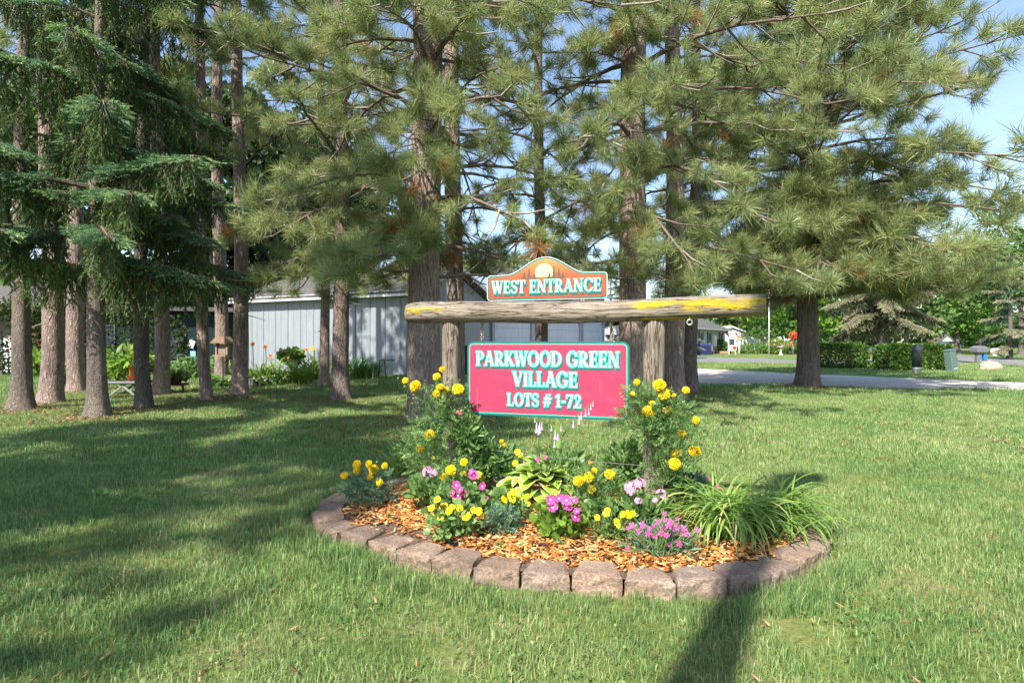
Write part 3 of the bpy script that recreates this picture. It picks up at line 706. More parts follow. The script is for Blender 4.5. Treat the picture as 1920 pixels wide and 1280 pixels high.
# glyphs as distance fields -> flat painted letters
S_, H_ = .175, .075
class Fld:
    def __init__(s, w): s.x, s.y = np.meshgrid(np.arange(-.16, w+.18, 1/38), np.arange(-.16, 1.18, 1/38)); s.d = np.full(s.x.shape, 9.)
    def u(s, d): s.d = np.minimum(s.d, d); return s
    def b(s, x0, y0, x1, y1): return np.maximum(abs(s.x-(x0+x1)/2)-(x1-x0)/2, abs(s.y-(y0+y1)/2)-(y1-y0)/2)
    def box(s, *a): return s.u(s.b(*a))
    def seg(s, x0, y0, x1, y1, w):
        dx, dy = x1-x0, y1-y0; l = math.hypot(dx, dy); dx /= l; dy /= l
        a = (s.x-x0)*dx+(s.y-y0)*dy; c = -(s.x-x0)*dy+(s.y-y0)*dx
        dd = np.maximum(np.maximum(abs(a-l/2)-l/2-.05, abs(c)-w/2), np.maximum(-s.y+min(y0, y1, 0), s.y-max(y0, y1)))
        return s.u(dd)
    def e(s, cx, cy, rx, ry): return (np.sqrt(((s.x-cx)/rx)**2+((s.y-cy)/ry)**2)-1)*min(rx, ry)
    def ringd(s, cx, cy, rx, ry, tx, ty): return np.maximum(s.e(cx, cy, rx, ry), -s.e(cx, cy, rx-tx, ry-ty))
    def stem(s, x, w=S_): s.box(x, 0, x+w, 1); s.box(x-.055, 0, x+w+.055, .065); return s.box(x-.055, .935, x+w+.055, 1)
def glyph(c):
    W = dict(P=.60, A=.76, R=.70, K=.72, W=.96, O=.80, D=.76, G=.80, E=.60, N=.78, V=.72, I=.32, L=.58, T=.64, S=.58, C=.74)
    W.update({'#': .70, '1': .42, '-': .38, '7': .58, '2': .60})
    f = Fld(W[c]); cut = lambda d: d
    if c in 'PR':
        f.stem(.07); f.u(np.maximum(f.ringd(.24, .71, .34, .29, .165, .07), .2-f.x))
        if c == 'R': f.seg(.30, .46, .56, .03, .17); f.box(.46, 0, .72, .065)
    elif c == 'A': f.seg(.10, .0, .37, 1, .085); f.seg(.36, 1, .62, 0, .185); f.box(.18, .27, .55, .34); f.box(-.01, 0, .2, .06); f.box(.5, 0, .78, .06)
    elif c == 'K': f.stem(.07); f.seg(.24, .42, .56, 1, .085); f.seg(.32, .56, .60, 0, .18); f.box(.44, .94, .68, 1); f.box(.5, 0, .74, .06)
    elif c == 'W':
        f.seg(.08, 1, .27, 0, .17); f.seg(.29, 0, .46, 1, .08); f.seg(.44, 1, .66, 0, .17); f.seg(.68, 0, .86, 1, .08)
        f.box(-.02, .94, .22, 1); f.box(.36, .94, .56, 1); f.box(.76, .94, .97, 1)
    elif c == 'O': f.u(f.ringd(.40, .5, .39, .52, .175, .07))
    elif c == 'D': f.stem(.07); f.u(np.maximum(f.ringd(.24, .5, .48, .5, .175, .07), .2-f.x))
    elif c in 'GC':
        o = f.ringd(.40, .5, .39, .52, .175, .07)
        if c == 'G': f.u(np.maximum(o, -f.b(.52, .42, 1.2, .70))); f.box(.55, .05, .70, .46); f.box(.46, .40, .76, .46); f.box(.66, .70, .72, .95)
        else: f.u(np.maximum(o, -f.b(.54, .28, 1.2, .70))); f.box(.65, .68, .71, .96); f.box(.66, .08, .71, .28)
    elif c == 'E': f.stem(.07); f.box(.1, 0, .56, .07); f.box(.1, .93, .54, 1); f.box(.2, .47, .46, .54); f.box(.50, 0, .56, .24); f.box(.48, .76, .54, 1); f.box(.41, .38, .47, .63)
    elif c == 'N': f.box(.10, 0, .175, 1); f.box(.02, 0, .26, .06); f.box(-.0, .94, .22, 1); f.seg(.14, 1, .62, 0, .18); f.box(.60, 0, .675, 1); f.box(.52, .94, .76, 1)
    elif c == 'V': f.seg(.09, 1, .34, 0, .18); f.seg(.36, 0, .61, 1, .085); f.box(-.03, .94, .24, 1); f.box(.49, .94, .74, 1)
    elif c == 'I': f.stem(.07)
    elif c == 'L': f.stem(.07); f.box(.1, 0, .54, .07); f.box(.48, 0, .54, .26)
    elif c == 'T': f.box(.23, 0, .405, 1); f.box(.17, 0, .465, .065); f.box(.01, .93, .63, 1); f.box(.01, .72, .07, 1); f.box(.57, .72, .63, 1)
    elif c == 'S':
        u = f.ringd(.29, .74, .25, .28, .10, .075); f.u(np.maximum(u, np.minimum(f.x-.29, .74-f.y)))
        l = f.ringd(.29, .27, .26, .29, .10, .075); f.u(np.maximum(l, np.minimum(.29-f.x, f.y-.27)))
        f.seg(.13, .62, .47, .38, .18); f.box(.46, .72, .52, .93); f.box(.04, .08, .1, .3)
    elif c == '#': f.seg(.16, .02, .32, .98, .10); f.seg(.40, .02, .56, .98, .10); f.box(.04, .30, .62, .40); f.box(.10, .60, .68, .70)
    elif c == '1': f.box(.15, 0, .32, 1); f.box(.05, 0, .42, .065); f.seg(.04, .80, .22, .98, .10)
    elif c == '-': f.box(.04, .36, .34, .50)
    elif c == '7': f.box(.03, .90, .56, 1); f.seg(.50, .96, .22, 0, .16); f.box(.03, .70, .09, 1)
    elif c == '2':
        u = f.ringd(.29, .72, .26, .30, .15, .075); f.u(np.maximum(u, np.minimum(.72-f.y, .20-f.x)))
        f.seg(.47, .62, .12, .06, .12); f.box(.04, 0, .56, .11); f.box(.50, 0, .56, .26)
    return f, W[c]
def iso(f, lev):
    """polygons of {d<lev} by marching squares on the glyph grid; returns list of point loops (small cells merged in runs)"""
    d = f.d-lev; x, y = f.x, f.y; out = []; ny, nx_ = d.shape
    for j in range(ny-1):
        i = 0
        while i < nx_-1:
            c = [(j, i), (j, i+1), (j+1, i+1), (j+1, i)]; vals = [d[q] for q in c]
            if all(v < 0 for v in vals):
                k = i
                while k+1 < nx_-1 and d[j, k+2] < 0 and d[j+1, k+2] < 0: k += 1
                out.append([(x[j, i], y[j, i]), (x[j, k+1], y[j, k+1]), (x[j+1, k+1], y[j+1, k+1]), (x[j+1, i], y[j+1, i])]); i = k+1; continue
            if any(v < 0 for v in vals):
                pl = []
                for q in range(4):
                    a, b = c[q], c[(q+1) % 4]; va, vb = vals[q], vals[(q+1) % 4]
                    if va < 0: pl.append((x[a], y[a]))
                    if (va < 0) != (vb < 0):
                        t = va/(va-vb); pl.append((x[a]+(x[b]-x[a])*t, y[a]+(y[b]-y[a])*t))
                if len(pl) >= 3: out.append(pl)
            i += 1
    return out
_gc = {}
def lettering(name, text, parent, u0, u1, v0, hgt, org, lift, grow=(.055, .060), shift=(.065, -.15), space=.30, mats=('cream_letter', 'aqua', 'teal', 'dark_teal')):
    """flat painted text in the plane of a sign; org = bottom-left corner, u along AX, v up"""
    gl = []; w = 0
    for ch in text:
        if ch == ' ': w += space; continue
        if ch not in _gc: _gc[ch] = glyph(ch)
        f, cw = _gc[ch]; gl.append((f, w)); w += cw+.02
    sx = (u1-u0)/w; out = []
    lays = [(mats[3], grow[1]+.012, shift, 0), (mats[2], grow[1]-.005, (shift[0]*.55, shift[1]*.6), 1), (mats[1], grow[0], (0, 0), 2), (mats[0], -.012, (0, 0), 3)]
    g = Geo()
    for li, (mt, lev, sh, o) in enumerate(lays):
        g.m = li
        for gi, (f, x0) in enumerate(gl):
            ex = lift+o*.0009+(gi % 2)*.00025
            for pl in iso(f, lev):
                pts = [org+AX*(u0+(x0+px+sh[0])*sx)+Vector((0, 0, v0+(py+sh[1])*hgt))+FR*ex for px, py in pl]
                g.add(pts, [tuple(range(len(pts)))])
    return part(name, g, [M[l[0]] for l in lays], parent)

def rrect(w, h, r, n=6, o=0.0):
    pts = []
    for cx, cy, a0 in ((w-r, r, -90), (w-r, h-r, 0), (r, h-r, 90), (r, r, 180)):
        for k in range(n+1):
            a = math.radians(a0+90*k/n); pts.append((cx+(r-o)*math.cos(a), cy+(r-o)*math.sin(a)))
    return pts
# hanging sign
def on_axis(px):          # point on the beam axis seen at pixel column px
    k = (px-960)/F; s = (k*PR.y-PR.x)/(AX.x-k*AX.y); return PR+AX*s
off = FR*.0
A0 = on_axis(877); A1 = on_axis(1181); SW = (A1-A0).length; SH = .622
SB = A0+Vector((0, 0, .828))
hs = thing('hanging_sign', 'pink rectangular sign with teal border hanging on chains between the posts', 'sign', (A0+A1)/2+Vector((0, 0, .828)))
UP = Vector((0, 0, 1))
def layer(parent, name, outline, mat, back, thick, org): 
    g = Geo(); g.prism(outline, org+FR*back, AX, UP, FR*thick); return part(name, g, mat, parent)
panel = layer(hs, 'sign_panel', rrect(SW, SH, .055), M['dark_teal'], -.010, .020, SB)
layer(panel, 'border', rrect(SW, SH, .055, o=.006), M['teal'], .0101, .0010, SB)
layer(panel, 'border_line', rrect(SW, SH, .055, o=.017), M['aqua'], .0112, .0009, SB)
layer(panel, 'sign_face', rrect(SW, SH, .055, o=.025), M['sign_pink'], .0122, .0009, SB)
L0 = .0138
lettering('lettering', 'PARKWOOD GREEN', hs, .060*SW, .945*SW, .418, .122, SB, L0)
lettering('lettering', 'VILLAGE', hs, .300*SW, .700*SW, .252, .122, SB, L0)
lettering('lettering', 'LOTS # 1-72', hs, .262*SW, .722*SW, .088, .104, SB, L0)
for f_ in (.098, .90):
    g = Geo(); b0 = SB+AX*(f_*SW)+UP*(SH-.030); g.lathe([(.011, 0), (.011, .004), (.005, .008)], (0, 0, 0), 12)
    rot = FR.to_track_quat('Z', 'Y').to_matrix(); g.v = [tuple(rot @ Vector(p)+b0+FR*.013) for p in g.v]
    part('bolt', g, M['metal'], hs, True)
    top = SB+AX*(f_*SW)+UP*SH; zt = 1.615
    g = Geo(); z = top.z+.0; k = 0
    while z < zt:
        c = Vector((top.x, top.y, z+.011)); g.ring(c+FR*.004, .0135, .0038, FR if k % 2 else AX, 12, 6, 1.0); z += .0205; k += 1
    g.tube([Vector((top.x, top.y, zt-.01)), Vector((top.x, top.y, zt+.05))], .004, 6)
    part('chain', g, M['rusty'], hs, True)

# small sign on top of the beam
B0 = on_axis(914); B1 = on_axis(1139); TW = (B1-B0).length
TB = B0+Vector((0, 0, 1.792)); TB2 = B1
def topper(o):
    """outline with shoulders and a round hump, inset by o"""
    pts = []; w, h1, h2 = TW, .212, .352
    r = .03
    def arc(cx, cy, a0, rr_): return [(cx+rr_*math.cos(math.radians(a0+18*k)), cy+rr_*math.sin(math.radians(a0+18*k))) for k in range(6)]
    pts += arc(w-r, r, -90, r-o); pts += arc(w-r, h1-r, 0, r-o)
    for k in range(1, 24):
        t = 1-k/24; x = w*(.17+.66*t)
        y = h1+(h2-h1)*(.5-.5*math.cos(2*math.pi*t))**.85
        dy = .5*math.sin(2*math.pi*t)*2*math.pi*(h2-h1)/(w*.66); nl = math.hypot(1, dy)
        pts.append((x+o*dy/nl, y-o/nl))
    pts += arc(r, h1-r, 90, r-o); pts += arc(r, r, 180, r-o); return pts
ts = thing('topper_sign', 'orange arched sign with sunrise and pine silhouettes standing on the log beam', 'sign', TB+AX*(TW/2))
tp = layer(ts, 'sign_panel', topper(0), M['white'], -.009, .018, TB)
layer(tp, 'border', topper(.004), M['teal'], .0091, .0012, TB)
layer(tp, 'sign_face', topper(.017), M['orange_sign'], .0109, .0008, TB)
g = Geo(); cx, cy, r = TW*.49, .222, .076
g.prism([(cx+r*math.cos(a), max(cy-.035, cy+r*math.sin(a))) for a in np.linspace(0, 2*math.pi, 40, endpoint=False)], TB+FR*.0118, AX, UP, FR*.0007); part('sun_disc', g, M['sun_paint'], ts)
g = Geo()
for (ux, bh, th) in ((.325, .175, .235), (.365, .170, .262), (.573, .170, .272), (.612, .175, .252), (.405, .172, .212), (.535, .172, .215), (.645, .175, .21)):
    for q in range(7):
        t0 = q/7; y = bh+(th-bh)*t0; ww = .024*(1-t0)*(1.15 if q % 2 else .75)+.003
        g.prism([(ux*TW-ww, y-.004), (ux*TW+ww*.9, y-.002), (ux*TW+.002, y+(th-bh)*.2), (ux*TW-.002, y+(th-bh)*.2)], TB+FR*(.0119+q*.00008), AX, UP, FR*.0005)
tag(part('landscape_print', g, M['silhouette'], ts), kind='stuff')
lettering('lettering', 'WEST ENTRANCE', ts, .045*TW, .955*TW, .060, .105, TB, .0142, grow=(.03, .055), shift=(.05, -.17))
for f_ in (.2, .8):
    g = Geo(); g.box(TB+AX*(TW*f_)-FR*.014+UP*.02, (.03, .006, .12), RZ); part('mount_strap', g, M['metal'], ts)

# ------------------------------------------------------------------ tree kit
def tuft_unit(n, w, rng, L=1.0, seg=True, buds=True, brush=None):
    """pine needles along the end of a shoot pointing to +Z; short burst to long brush"""
    k_ = rng.uniform(.25, 1.25) if brush is None else brush
    h = rng.uniform(-k_, .12, n); fr = np.clip((h+k_)/(k_+.12), 0, 1)
    th = (1.25-.62*fr)+rng.normal(0, .30, n); th = np.clip(th, .1, 1.9); az = rng.uniform(0, 2*np.pi, n)
    lop = rng.uniform(0, 2*np.pi); sx_ = 1+.20*np.cos(az-lop)
    d = np.stack([np.sin(th)*np.cos(az), np.sin(th)*np.sin(az), np.cos(th)], 1)
    l = rng.uniform(.62, 1.08, n)*L*sx_*rng.uniform(.82, 1.0)
    b = np.stack([.02*np.cos(az), .02*np.sin(az), h], 1)
    r = rng.normal(size=(n, 3)); s = np.cross(d, r); s /= np.linalg.norm(s, axis=1, keepdims=True); s *= w/2
    if seg:
        mid = b+d*l[:, None]*.55; sag = rng.normal(0, .14, (n, 3)); tip = b+d*l[:, None]+sag-np.array([0, 0, .0])
        V = np.stack([b-s*.6, b+s*.6, mid-s, mid+s, tip], 1).reshape(-1, 3); k = np.arange(n)[:, None]*5
        Fc = np.concatenate([k+np.array([[0, 1, 3]]), k+np.array([[0, 3, 2]]), k+np.array([[2, 3, 4]])]); per_ = 5
    else:
        tip = b+d*l[:, None]; V = np.stack([b-s, b+s, tip], 1).reshape(-1, 3); k = np.arange(n)[:, None]*3; Fc = k+np.array([[0, 1, 2]]); per_ = 3
    var = np.repeat(rng.uniform(-.16, .16, n), per_)
    if buds:
        bv = np.array([[.045, 0, -.05], [-.022, .04, -.05], [-.022, -.04, -.05], [0, 0, .20]]); bf = np.array([[0, 1, 3], [1, 2, 3], [2, 0, 3]])+len(V)
        V = np.concatenate([V, bv]); Fc = np.concatenate([Fc, bf]); var = np.concatenate([var, np.full(4, 3.0)])
    return V, Fc, var
rng = R(77)
TUFT = [tuft_unit(int(100+60*q), .0235, rng, brush=.22+q*.75) for q in (0, 0, .1, .1, .2, .2, .3, .4, .5, .7, 1.0, .3)]
TUFT_MID = [tuft_unit(int(72+40*q), .031, rng, brush=.22+q*.75) for q in (0, .1, .1, .2, .3, .4, .6, .9)]
TUFT_LO = [tuft_unit(22, .11, rng, seg=False, buds=False) for _ in range(4)]
def needle_twig(n, w, nl, rng):
    """short needled twig along +Z, length 1"""
    h = np.linspace(0, 1, n)+rng.uniform(-.03, .03, n); az = rng.uniform(0, 2*np.pi, n); th = rng.uniform(.45, 1.0, n)*(1-.45*h)
    d = np.stack([np.sin(th)*np.cos(az), np.sin(th)*np.sin(az), np.cos(th)], 1); b = np.stack([0*h, 0*h, h*.92], 1)
    r = rng.normal(size=(n, 3)); s = np.cross(d, r); s /= np.linalg.norm(s, axis=1, keepdims=True); s *= w/2
    V = np.stack([b-s, b+s, b+d*nl*rng.uniform(.7, 1.15, (n, 1))], 1).reshape(-1, 3); Fc = np.arange(n)[:, None]*3+np.array([[0, 1, 2]])
    return V, Fc, np.repeat(rng.uniform(-.1, .1, n)+.22*(h-.5), 3)
TWIG = [needle_twig(21, .11, .26, rng) for _ in range(5)]
TWIG_LO = [needle_twig(9, .22, .30, rng) for _ in range(3)]
LEAFU = [(np.array([[0, 0, 0], [-.42, .08*q, .45], [.42, .08*q, .45], [0, -.1*q, 1.0]]), np.array([[0, 2, 1], [1, 2, 3]]), np.array([0, 0, 0, .05])) for q in (-1, 1, 2)]

def trunk_geo(bx, by, r0, Ht, lean, seed, flare=.5, wob=.07, n=18, top=.22, rings=26):
    rn = random.Random(seed); ph = rn.uniform(0, 6); pts = []; rad = []
    zs = [-.12, 0, .06, .14, .26, .42, .65, 1.0]+list(np.linspace(1.5, Ht, rings))
    for z in zs:
        t = max(z, 0)/Ht
        pts.append(Vector((bx+lean[0]*z+.05*math.sin(z*.45+ph)*min(1, z), by+lean[1]*z+.05*math.cos(z*.4+ph)*min(1, z), z)))
        rad.append(r0*(1-(1-top)*t)*(1+1.35*flare*math.exp(-max(z, 0)/.24)))
    g = Geo(); g.tube(pts, rad, n, True, wob, seed); return g, pts, rad
def lerp_path(pts, z):
    for i in range(len(pts)-1):
        if pts[i+1].z >= z:
            t = (z-pts[i].z)/max(pts[i+1].z-pts[i].z, 1e-6); return pts[i].lerp(pts[i+1], t), i
    return pts[-1], len(pts)-2

def pine(label, bx, by, r0, Ht, z0, Rc, seed, lean=(0, 0), tuft=.33, gap=.30, bark='bark_pine', mat='needle', flare=.5, nsub=7, top=.25, group='pine trees on the lawn', face=0.0, dead=.02, skip=None, prune=None, zmin=2.35, keep_out=.2, front=0):
    rn = random.Random(seed); rng = R(seed)
    root = thing('pine_tree', label, 'tree', (bx, by, 0), group)
    g, path, prad = trunk_geo(bx, by, r0, Ht, lean, seed, flare, top=top)
    part('trunk', g, M[bark], root, True)
    gb = Geo(); gd = Geo(); P = []; D = []; Sz = []; Vr = []
    nb = max(3, int((Ht-z0)/gap)); az = rn.uniform(0, 6.28)
    for i in range(nb+front):
        z = z0+(Ht-z0)*(i+rn.random()*.8)/nb; az += 2.4+rn.uniform(-.5, .5)
        if i >= nb: z = rn.uniform(z0+.2, 8.2); az = -math.pi/2+rn.uniform(-1.0, 1.0)
        t = (z-z0)/(Ht-z0)
        prof = min(1.0, (.55+1.8*t))*(1-t)**.55
        L = Rc*prof*rn.uniform(.72, 1.12)
        if i >= nb: L = Rc*rn.uniform(.22, .5)
        if L < .4: continue
        if face: L *= 1+face*max(0, -math.sin(az))
        o = Vector((math.cos(az), math.sin(az), 0)); st, k = lerp_path(path, z)
        if prune and prune(st+o*L): L *= .45
        rise = .10+.55*t+rn.uniform(-.08, .12); droop = (.62*(1-t)+.05)*rn.uniform(.6, 1.2)
        droop = min(droop, rise+max(0., (z-zmin-.2))/L)
        side = Vector((-o.y, o.x, 0))*rn.uniform(-.25, .25)
        bp = lambda s: st+o*(L*s)+side*(L*s*s)+Vector((0, 0, L*(rise*s-droop*s*s+.14*max(0, s-.75)*4*(s-.75))))
        pts = [bp(s) for s in (0, .18, .38, .58, .78, 1.0)]; br = max(.014, min(.05, .014*L))
        gb.tube(pts, [br*1.25, br, br*.8, br*.62, br*.45, br*.25], 6, False)
        for j in range(nsub+1):
            s = .22+.78*j/nsub+rn.uniform(-.05, .05); s = min(s, 1.0); p = bp(s); tg = (bp(min(1, s+.05))-bp(s-.05)).normalized()
            sgn = (1 if j % 2 else -1)
            rot = Matrix.Rotation(sgn*rn.uniform(.45, 1.25)*(1 if j < nsub else .1), 3, 'Z'); d = (rot @ tg+Vector((0, 0, rn.uniform(-.45, .5)))).normalized()
            l2 = L*.24*(1.25-.6*s)*rn.uniform(.6, 1.3)+.12
            e = p+d*l2+Vector((0, 0, rn.uniform(-.12, .08)*l2)); m2 = p.lerp(e, .5)+Vector((rn.uniform(-.08, .08), rn.uniform(-.08, .08), -.06))*l2
            (gb if rn.random() < .6 else gd).tube([p, m2, e], [br*.5, br*.34, br*.22], 5, False)
            if s < .36 and rn.random() < .35: 
                continue      # bare inner twigs
            if skip is not None and rn.random() < skip: continue
            base = .52+.16*rn.random()
            tips = [(e, d)]
            nside = 2 if rn.random() < .75 else 1
            for q in range(nside+1):
                a = rn.uniform(.3, .95); rt = Matrix.Rotation(rn.choice((-1, 1))*rn.uniform(.4, 1.0), 3, 'Z'); d2 = (rt @ d+Vector((0, 0, rn.uniform(-.15, .7)))).normalized()
                b0 = p.lerp(e, a); d2.z = max(d2.z, -.1) if b0.z < zmin+.5 else d2.z; e2 = b0+d2*rn.uniform(.35, .8)*tuft*1.3; gb.tube([b0, e2], [br*.24, br*.18], 4, False); tips.append((e2, d2))
            for (q, dd) in tips:
                P.append(q); D.append((dd+Vector((0, 0, .30)))); Sz.append(tuft*rn.uniform(.55, 1.15)); Vr.append(1.6 if rn.random() < dead else base+rn.uniform(-.17, .17))
        # bare twiggy growth near the trunk
        for j in range(3):
            s = rn.uniform(.05, .5); p = bp(s); d = Vector((rn.gauss(0, 1), rn.gauss(0, 1), rn.gauss(-.3, .6))).normalized(); l2 = rn.uniform(.25, .8)
            pts2 = [p]; 
            for q in range(4): d = (d+Vector((rn.gauss(0, .35), rn.gauss(0, .35), rn.gauss(0, .35)))).normalized(); pts2.append(pts2[-1]+d*l2/4)
            gd.tube(pts2, [.009, .008, .007, .005, .003], 4, False)
    # dead stubs below the crown
    for j in range(int(z0*1.1)):
        z = rn.uniform(1.4, z0); st, k = lerp_path(path, z); a = rn.uniform(0, 6.28); d = Vector((math.cos(a), math.sin(a), rn.uniform(-.3, .15))); l = rn.uniform(.15, .7)
        gd.tube([st, st+d*(l*.5), st+d*l+Vector((0, 0, -.08*l))], [.016, .011, .005], 5, False)
    P = np.array([tuple(p) for p in P]); D = np.array([tuple(p) for p in D]); Sz = np.array(Sz); Vr = np.array(Vr)
    vis = in_frame(P, .06); far = np.linalg.norm(P-np.array([0, 0, H]), axis=1) > 17
    sets = []
    for u, k in ((TUFT, vis & ~far), (TUFT_MID, vis & far), (TUFT_LO, ~vis)):
        if u is TUFT_LO: k = k & (rng.random(len(k)) < keep_out)
        if k.any(): sets.append(scatter(u, P[k], D[k], Sz[k], rng, Vr[k]))
    V, Fc, A = merge(*sets); A = np.clip(A, 0, .975) if not dead else np.clip(np.where(A > 1.2, 1.5, np.clip(A, 0, .93)), 0, 1.5)
    gb.m = 1; gb.add(gd.v, gd.f); part('branches', gb, [M['twig'], M['dead_twig']], root, True)
    npart('crown', V, Fc, M[mat], root, A)
    return root

def spruce(label, bx, by, r0, Ht, z0, Rc, seed, lean=(0, 0), gap=.30, mats=('spruce', 'spruce_warm'), bark='bark_spruce', flare=.7, hang=1.15, azs=None, group='spruce trees on the lawn', twl=.20, lo=False, limbs=(), up=.0, dens=1.0):
    rn = random.Random(seed); rng = R(seed); root = thing('spruce_tree', label, 'tree', (bx, by, 0), group)
    g, path, _ = trunk_geo(bx, by, r0, Ht, lean, seed, flare, .12, top=.2); part('trunk', g, M[bark], root, True)
    gb = Geo(); gd = Geo(); top = ([], [], [], []); han = ([], [], [], [])
    def tw(S, p, d, s, v): S[0].append(tuple(p)); S[1].append(tuple(d)); S[2].append(s); S[3].append(v)
    def limb(st, o, L, droop, rise):
        o = o.normalized(); sd = Vector((-o.y, o.x, 0))
        bp = lambda s: st+o*(L*s)+Vector((0, 0, L*(rise*s-droop*s*s+.55*droop*max(0, s-.6)**2*2)))
        br = .010+.010*L; gb.tube([bp(s) for s in (0, .2, .4, .6, .8, 1)], [br*1.3, br, br*.8, br*.6, br*.4, br*.15], 6, False)
        nn_ = int(L/.10*dens)+2
        for j in range(nn_):
            s = .15+.85*(j+rn.random()*.5)/nn_; p = bp(min(s, 1)); tg = (bp(min(1, s+.04))-bp(s-.04)).normalized()
            for sgn in (-1, 1):
                ll = (.16+.42*L*.25*(1.1-s))*rn.uniform(.7, 1.3)
                d = (tg*rn.uniform(.5, 1.0)+sd*sgn*rn.uniform(.5, 1.1)+Vector((0, 0, rn.uniform(-.35, .05)))).normalized()
                pts = [p, p+d*ll*.5, p+d*ll+Vector((0, 0, -.22*ll))]; gb.tube(pts, [.007, .005, .003], 4, False)
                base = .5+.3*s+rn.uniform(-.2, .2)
                m = max(2, int(ll/.085))
                for q in range(m):
                    a = (q+1)/m; pp = pts[0].lerp(pts[1], a*2) if a < .5 else pts[1].lerp(pts[2], a*2-1)
                    for s2 in (-1, 1):
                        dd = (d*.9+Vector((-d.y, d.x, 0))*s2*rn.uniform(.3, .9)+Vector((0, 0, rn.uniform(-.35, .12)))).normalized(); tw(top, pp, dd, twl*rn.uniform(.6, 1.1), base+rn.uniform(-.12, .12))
                tw(top, pts[2], d, twl, base+.15)
            # hanging strands
            if hang > 0:
                for q in range(3 if dens > .6 else 2):
                    hl = hang*rn.uniform(.25, 1.0)*(1.15-.75*s)+.1; d = Vector((rn.gauss(0, .25), rn.gauss(0, .25), -1)).normalized()
                    pts = [p]; 
                    for k in range(4): d = (d+Vector((rn.gauss(0, .18), rn.gauss(0, .18), -.25))).normalized(); pts.append(pts[-1]+d*hl/4)
                    bare = rn.random() < .16
                    (gd if bare else gb).tube(pts, [.006, .005, .004, .003, .002], 4, False)
                    if bare:
                        for k in range(3):
                            b0 = pts[1+k]; e = Vector((rn.gauss(0, 1), rn.gauss(0, 1), -.8)).normalized(); gd.tube([b0, b0+e*.1, b0+e*.16+Vector((0, 0, -.08))], [.004, .003, .002], 3, False)
                        continue
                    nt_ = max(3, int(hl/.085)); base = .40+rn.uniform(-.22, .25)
                    for k in range(nt_):
                        a = (k+.5)/nt_*4; i0 = min(3, int(a)); pp = pts[i0].lerp(pts[i0+1], a-i0)
                        dd = Vector((rn.gauss(0, .55), rn.gauss(0, .55), -1)).normalized(); tw(han, pp, dd, twl*rn.uniform(.6, 1.15), base+rn.uniform(-.12, .12))
    nb = int((Ht-z0)/gap); az = rn.uniform(0, 6)
    for i in range(nb):
        z = z0+(Ht-z0)*(i+rn.random())/nb; t = (z-z0)/(Ht-z0); az += 2.4+rn.uniform(-.4, .4)
        L = Rc*(1-t)**.8*rn.uniform(.75, 1.1)*min(1, .6+2*t)
        if L < .3: continue
        if math.cos(az)*SUN_DIR.x+math.sin(az)*SUN_DIR.y > .35 and z < 6.5 and hang > 1: continue
        st, _ = lerp_path(path, z); limb(st, Vector((math.cos(az), math.sin(az), 0)), L, .45*(1-t)+.12, .12+.4*t+up)
    for (z, ax, ay, L, dr, ri) in limbs:
        st, _ = lerp_path(path, z); limb(st, Vector((ax, ay, 0)), L, dr, ri)
    gb.m = 1; gb.add(gd.v, gd.f); part('branches', gb, [M['twig'], M['dead_twig']], root)
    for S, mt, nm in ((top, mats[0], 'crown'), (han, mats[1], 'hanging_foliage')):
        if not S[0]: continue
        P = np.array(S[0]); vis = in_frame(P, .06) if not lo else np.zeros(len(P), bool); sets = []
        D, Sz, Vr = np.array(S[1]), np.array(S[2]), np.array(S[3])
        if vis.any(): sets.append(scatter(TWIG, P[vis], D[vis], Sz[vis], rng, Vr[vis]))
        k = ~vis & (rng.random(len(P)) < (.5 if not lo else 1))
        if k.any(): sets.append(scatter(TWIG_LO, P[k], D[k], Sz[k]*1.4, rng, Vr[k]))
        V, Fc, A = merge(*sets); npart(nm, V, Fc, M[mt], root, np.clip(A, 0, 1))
    return root

def broadleaf(label, bx, by, r0, Ht, z0, Rx, seed, mat='leaf_mid', leaf=.22, nl=5000, bark='bark_grey', group='leafy trees in the background', name='leafy_tree', nclump=34, squash=1.0):
    rn = random.Random(seed); rng = R(seed); root = thing(name, label, 'tree', (bx, by, 0), group)
    g, path, _ = trunk_geo(bx, by, r0, z0+(Ht-z0)*.6, (rn.uniform(-.02, .02), 0), seed, .4, .06, 12, .35, 10); part('trunk', g, M[bark], root, True)
    C = []; gb = Geo(); cz = (z0+Ht)/2; rz = (Ht-z0)/2
    while len(C) < nclump:
        v = Vector((rn.uniform(-1, 1), rn.uniform(-1, 1), rn.uniform(-1, 1)))
        if v.length > 1 or v.length < .35: continue
        k = 1 if v.z > -.2 else .85
        C.append((Vector((bx+v.x*Rx*k, by+v.y*Rx*k, cz+v.z*rz)), rn.uniform(.22, .40)*Rx))
    for c, r in C[::2]:
        s, _ = lerp_path(path, min(c.z-.3, z0+(Ht-z0)*.4)); gb.tube([s, s.lerp(c, .5)+Vector((0, 0, .1*r)), c], [r0*.3, r0*.18, r0*.06], 5, False)
    part('limbs', gb, M['twig'], root)
    per_ = nl//len(C); P = []; D = []; A = []
    for c, r in C:
        q = rng.normal(size=(per_, 3)); q /= np.linalg.norm(q, axis=1, keepdims=True); rad = r*rng.uniform(.35, 1.05, (per_, 1))**.7
        q2 = q*np.array([1, 1, .62*squash]); P.append(np.array(c)+q2*rad); D.append(q+rng.normal(0, .7, (per_, 3))+np.array([0, 0, -.3])); A.append(.5+rng.normal(0, .12)+rng.normal(0, .1, per_))
    V, Fc, A = scatter(LEAFU, np.concatenate(P), np.concatenate(D), leaf*rng.uniform(.6, 1.25, per_*len(C)), rng, np.concatenate(A))
    npart('crown', V, Fc, M[mat], root, np.clip(A, 0, 1)); return root
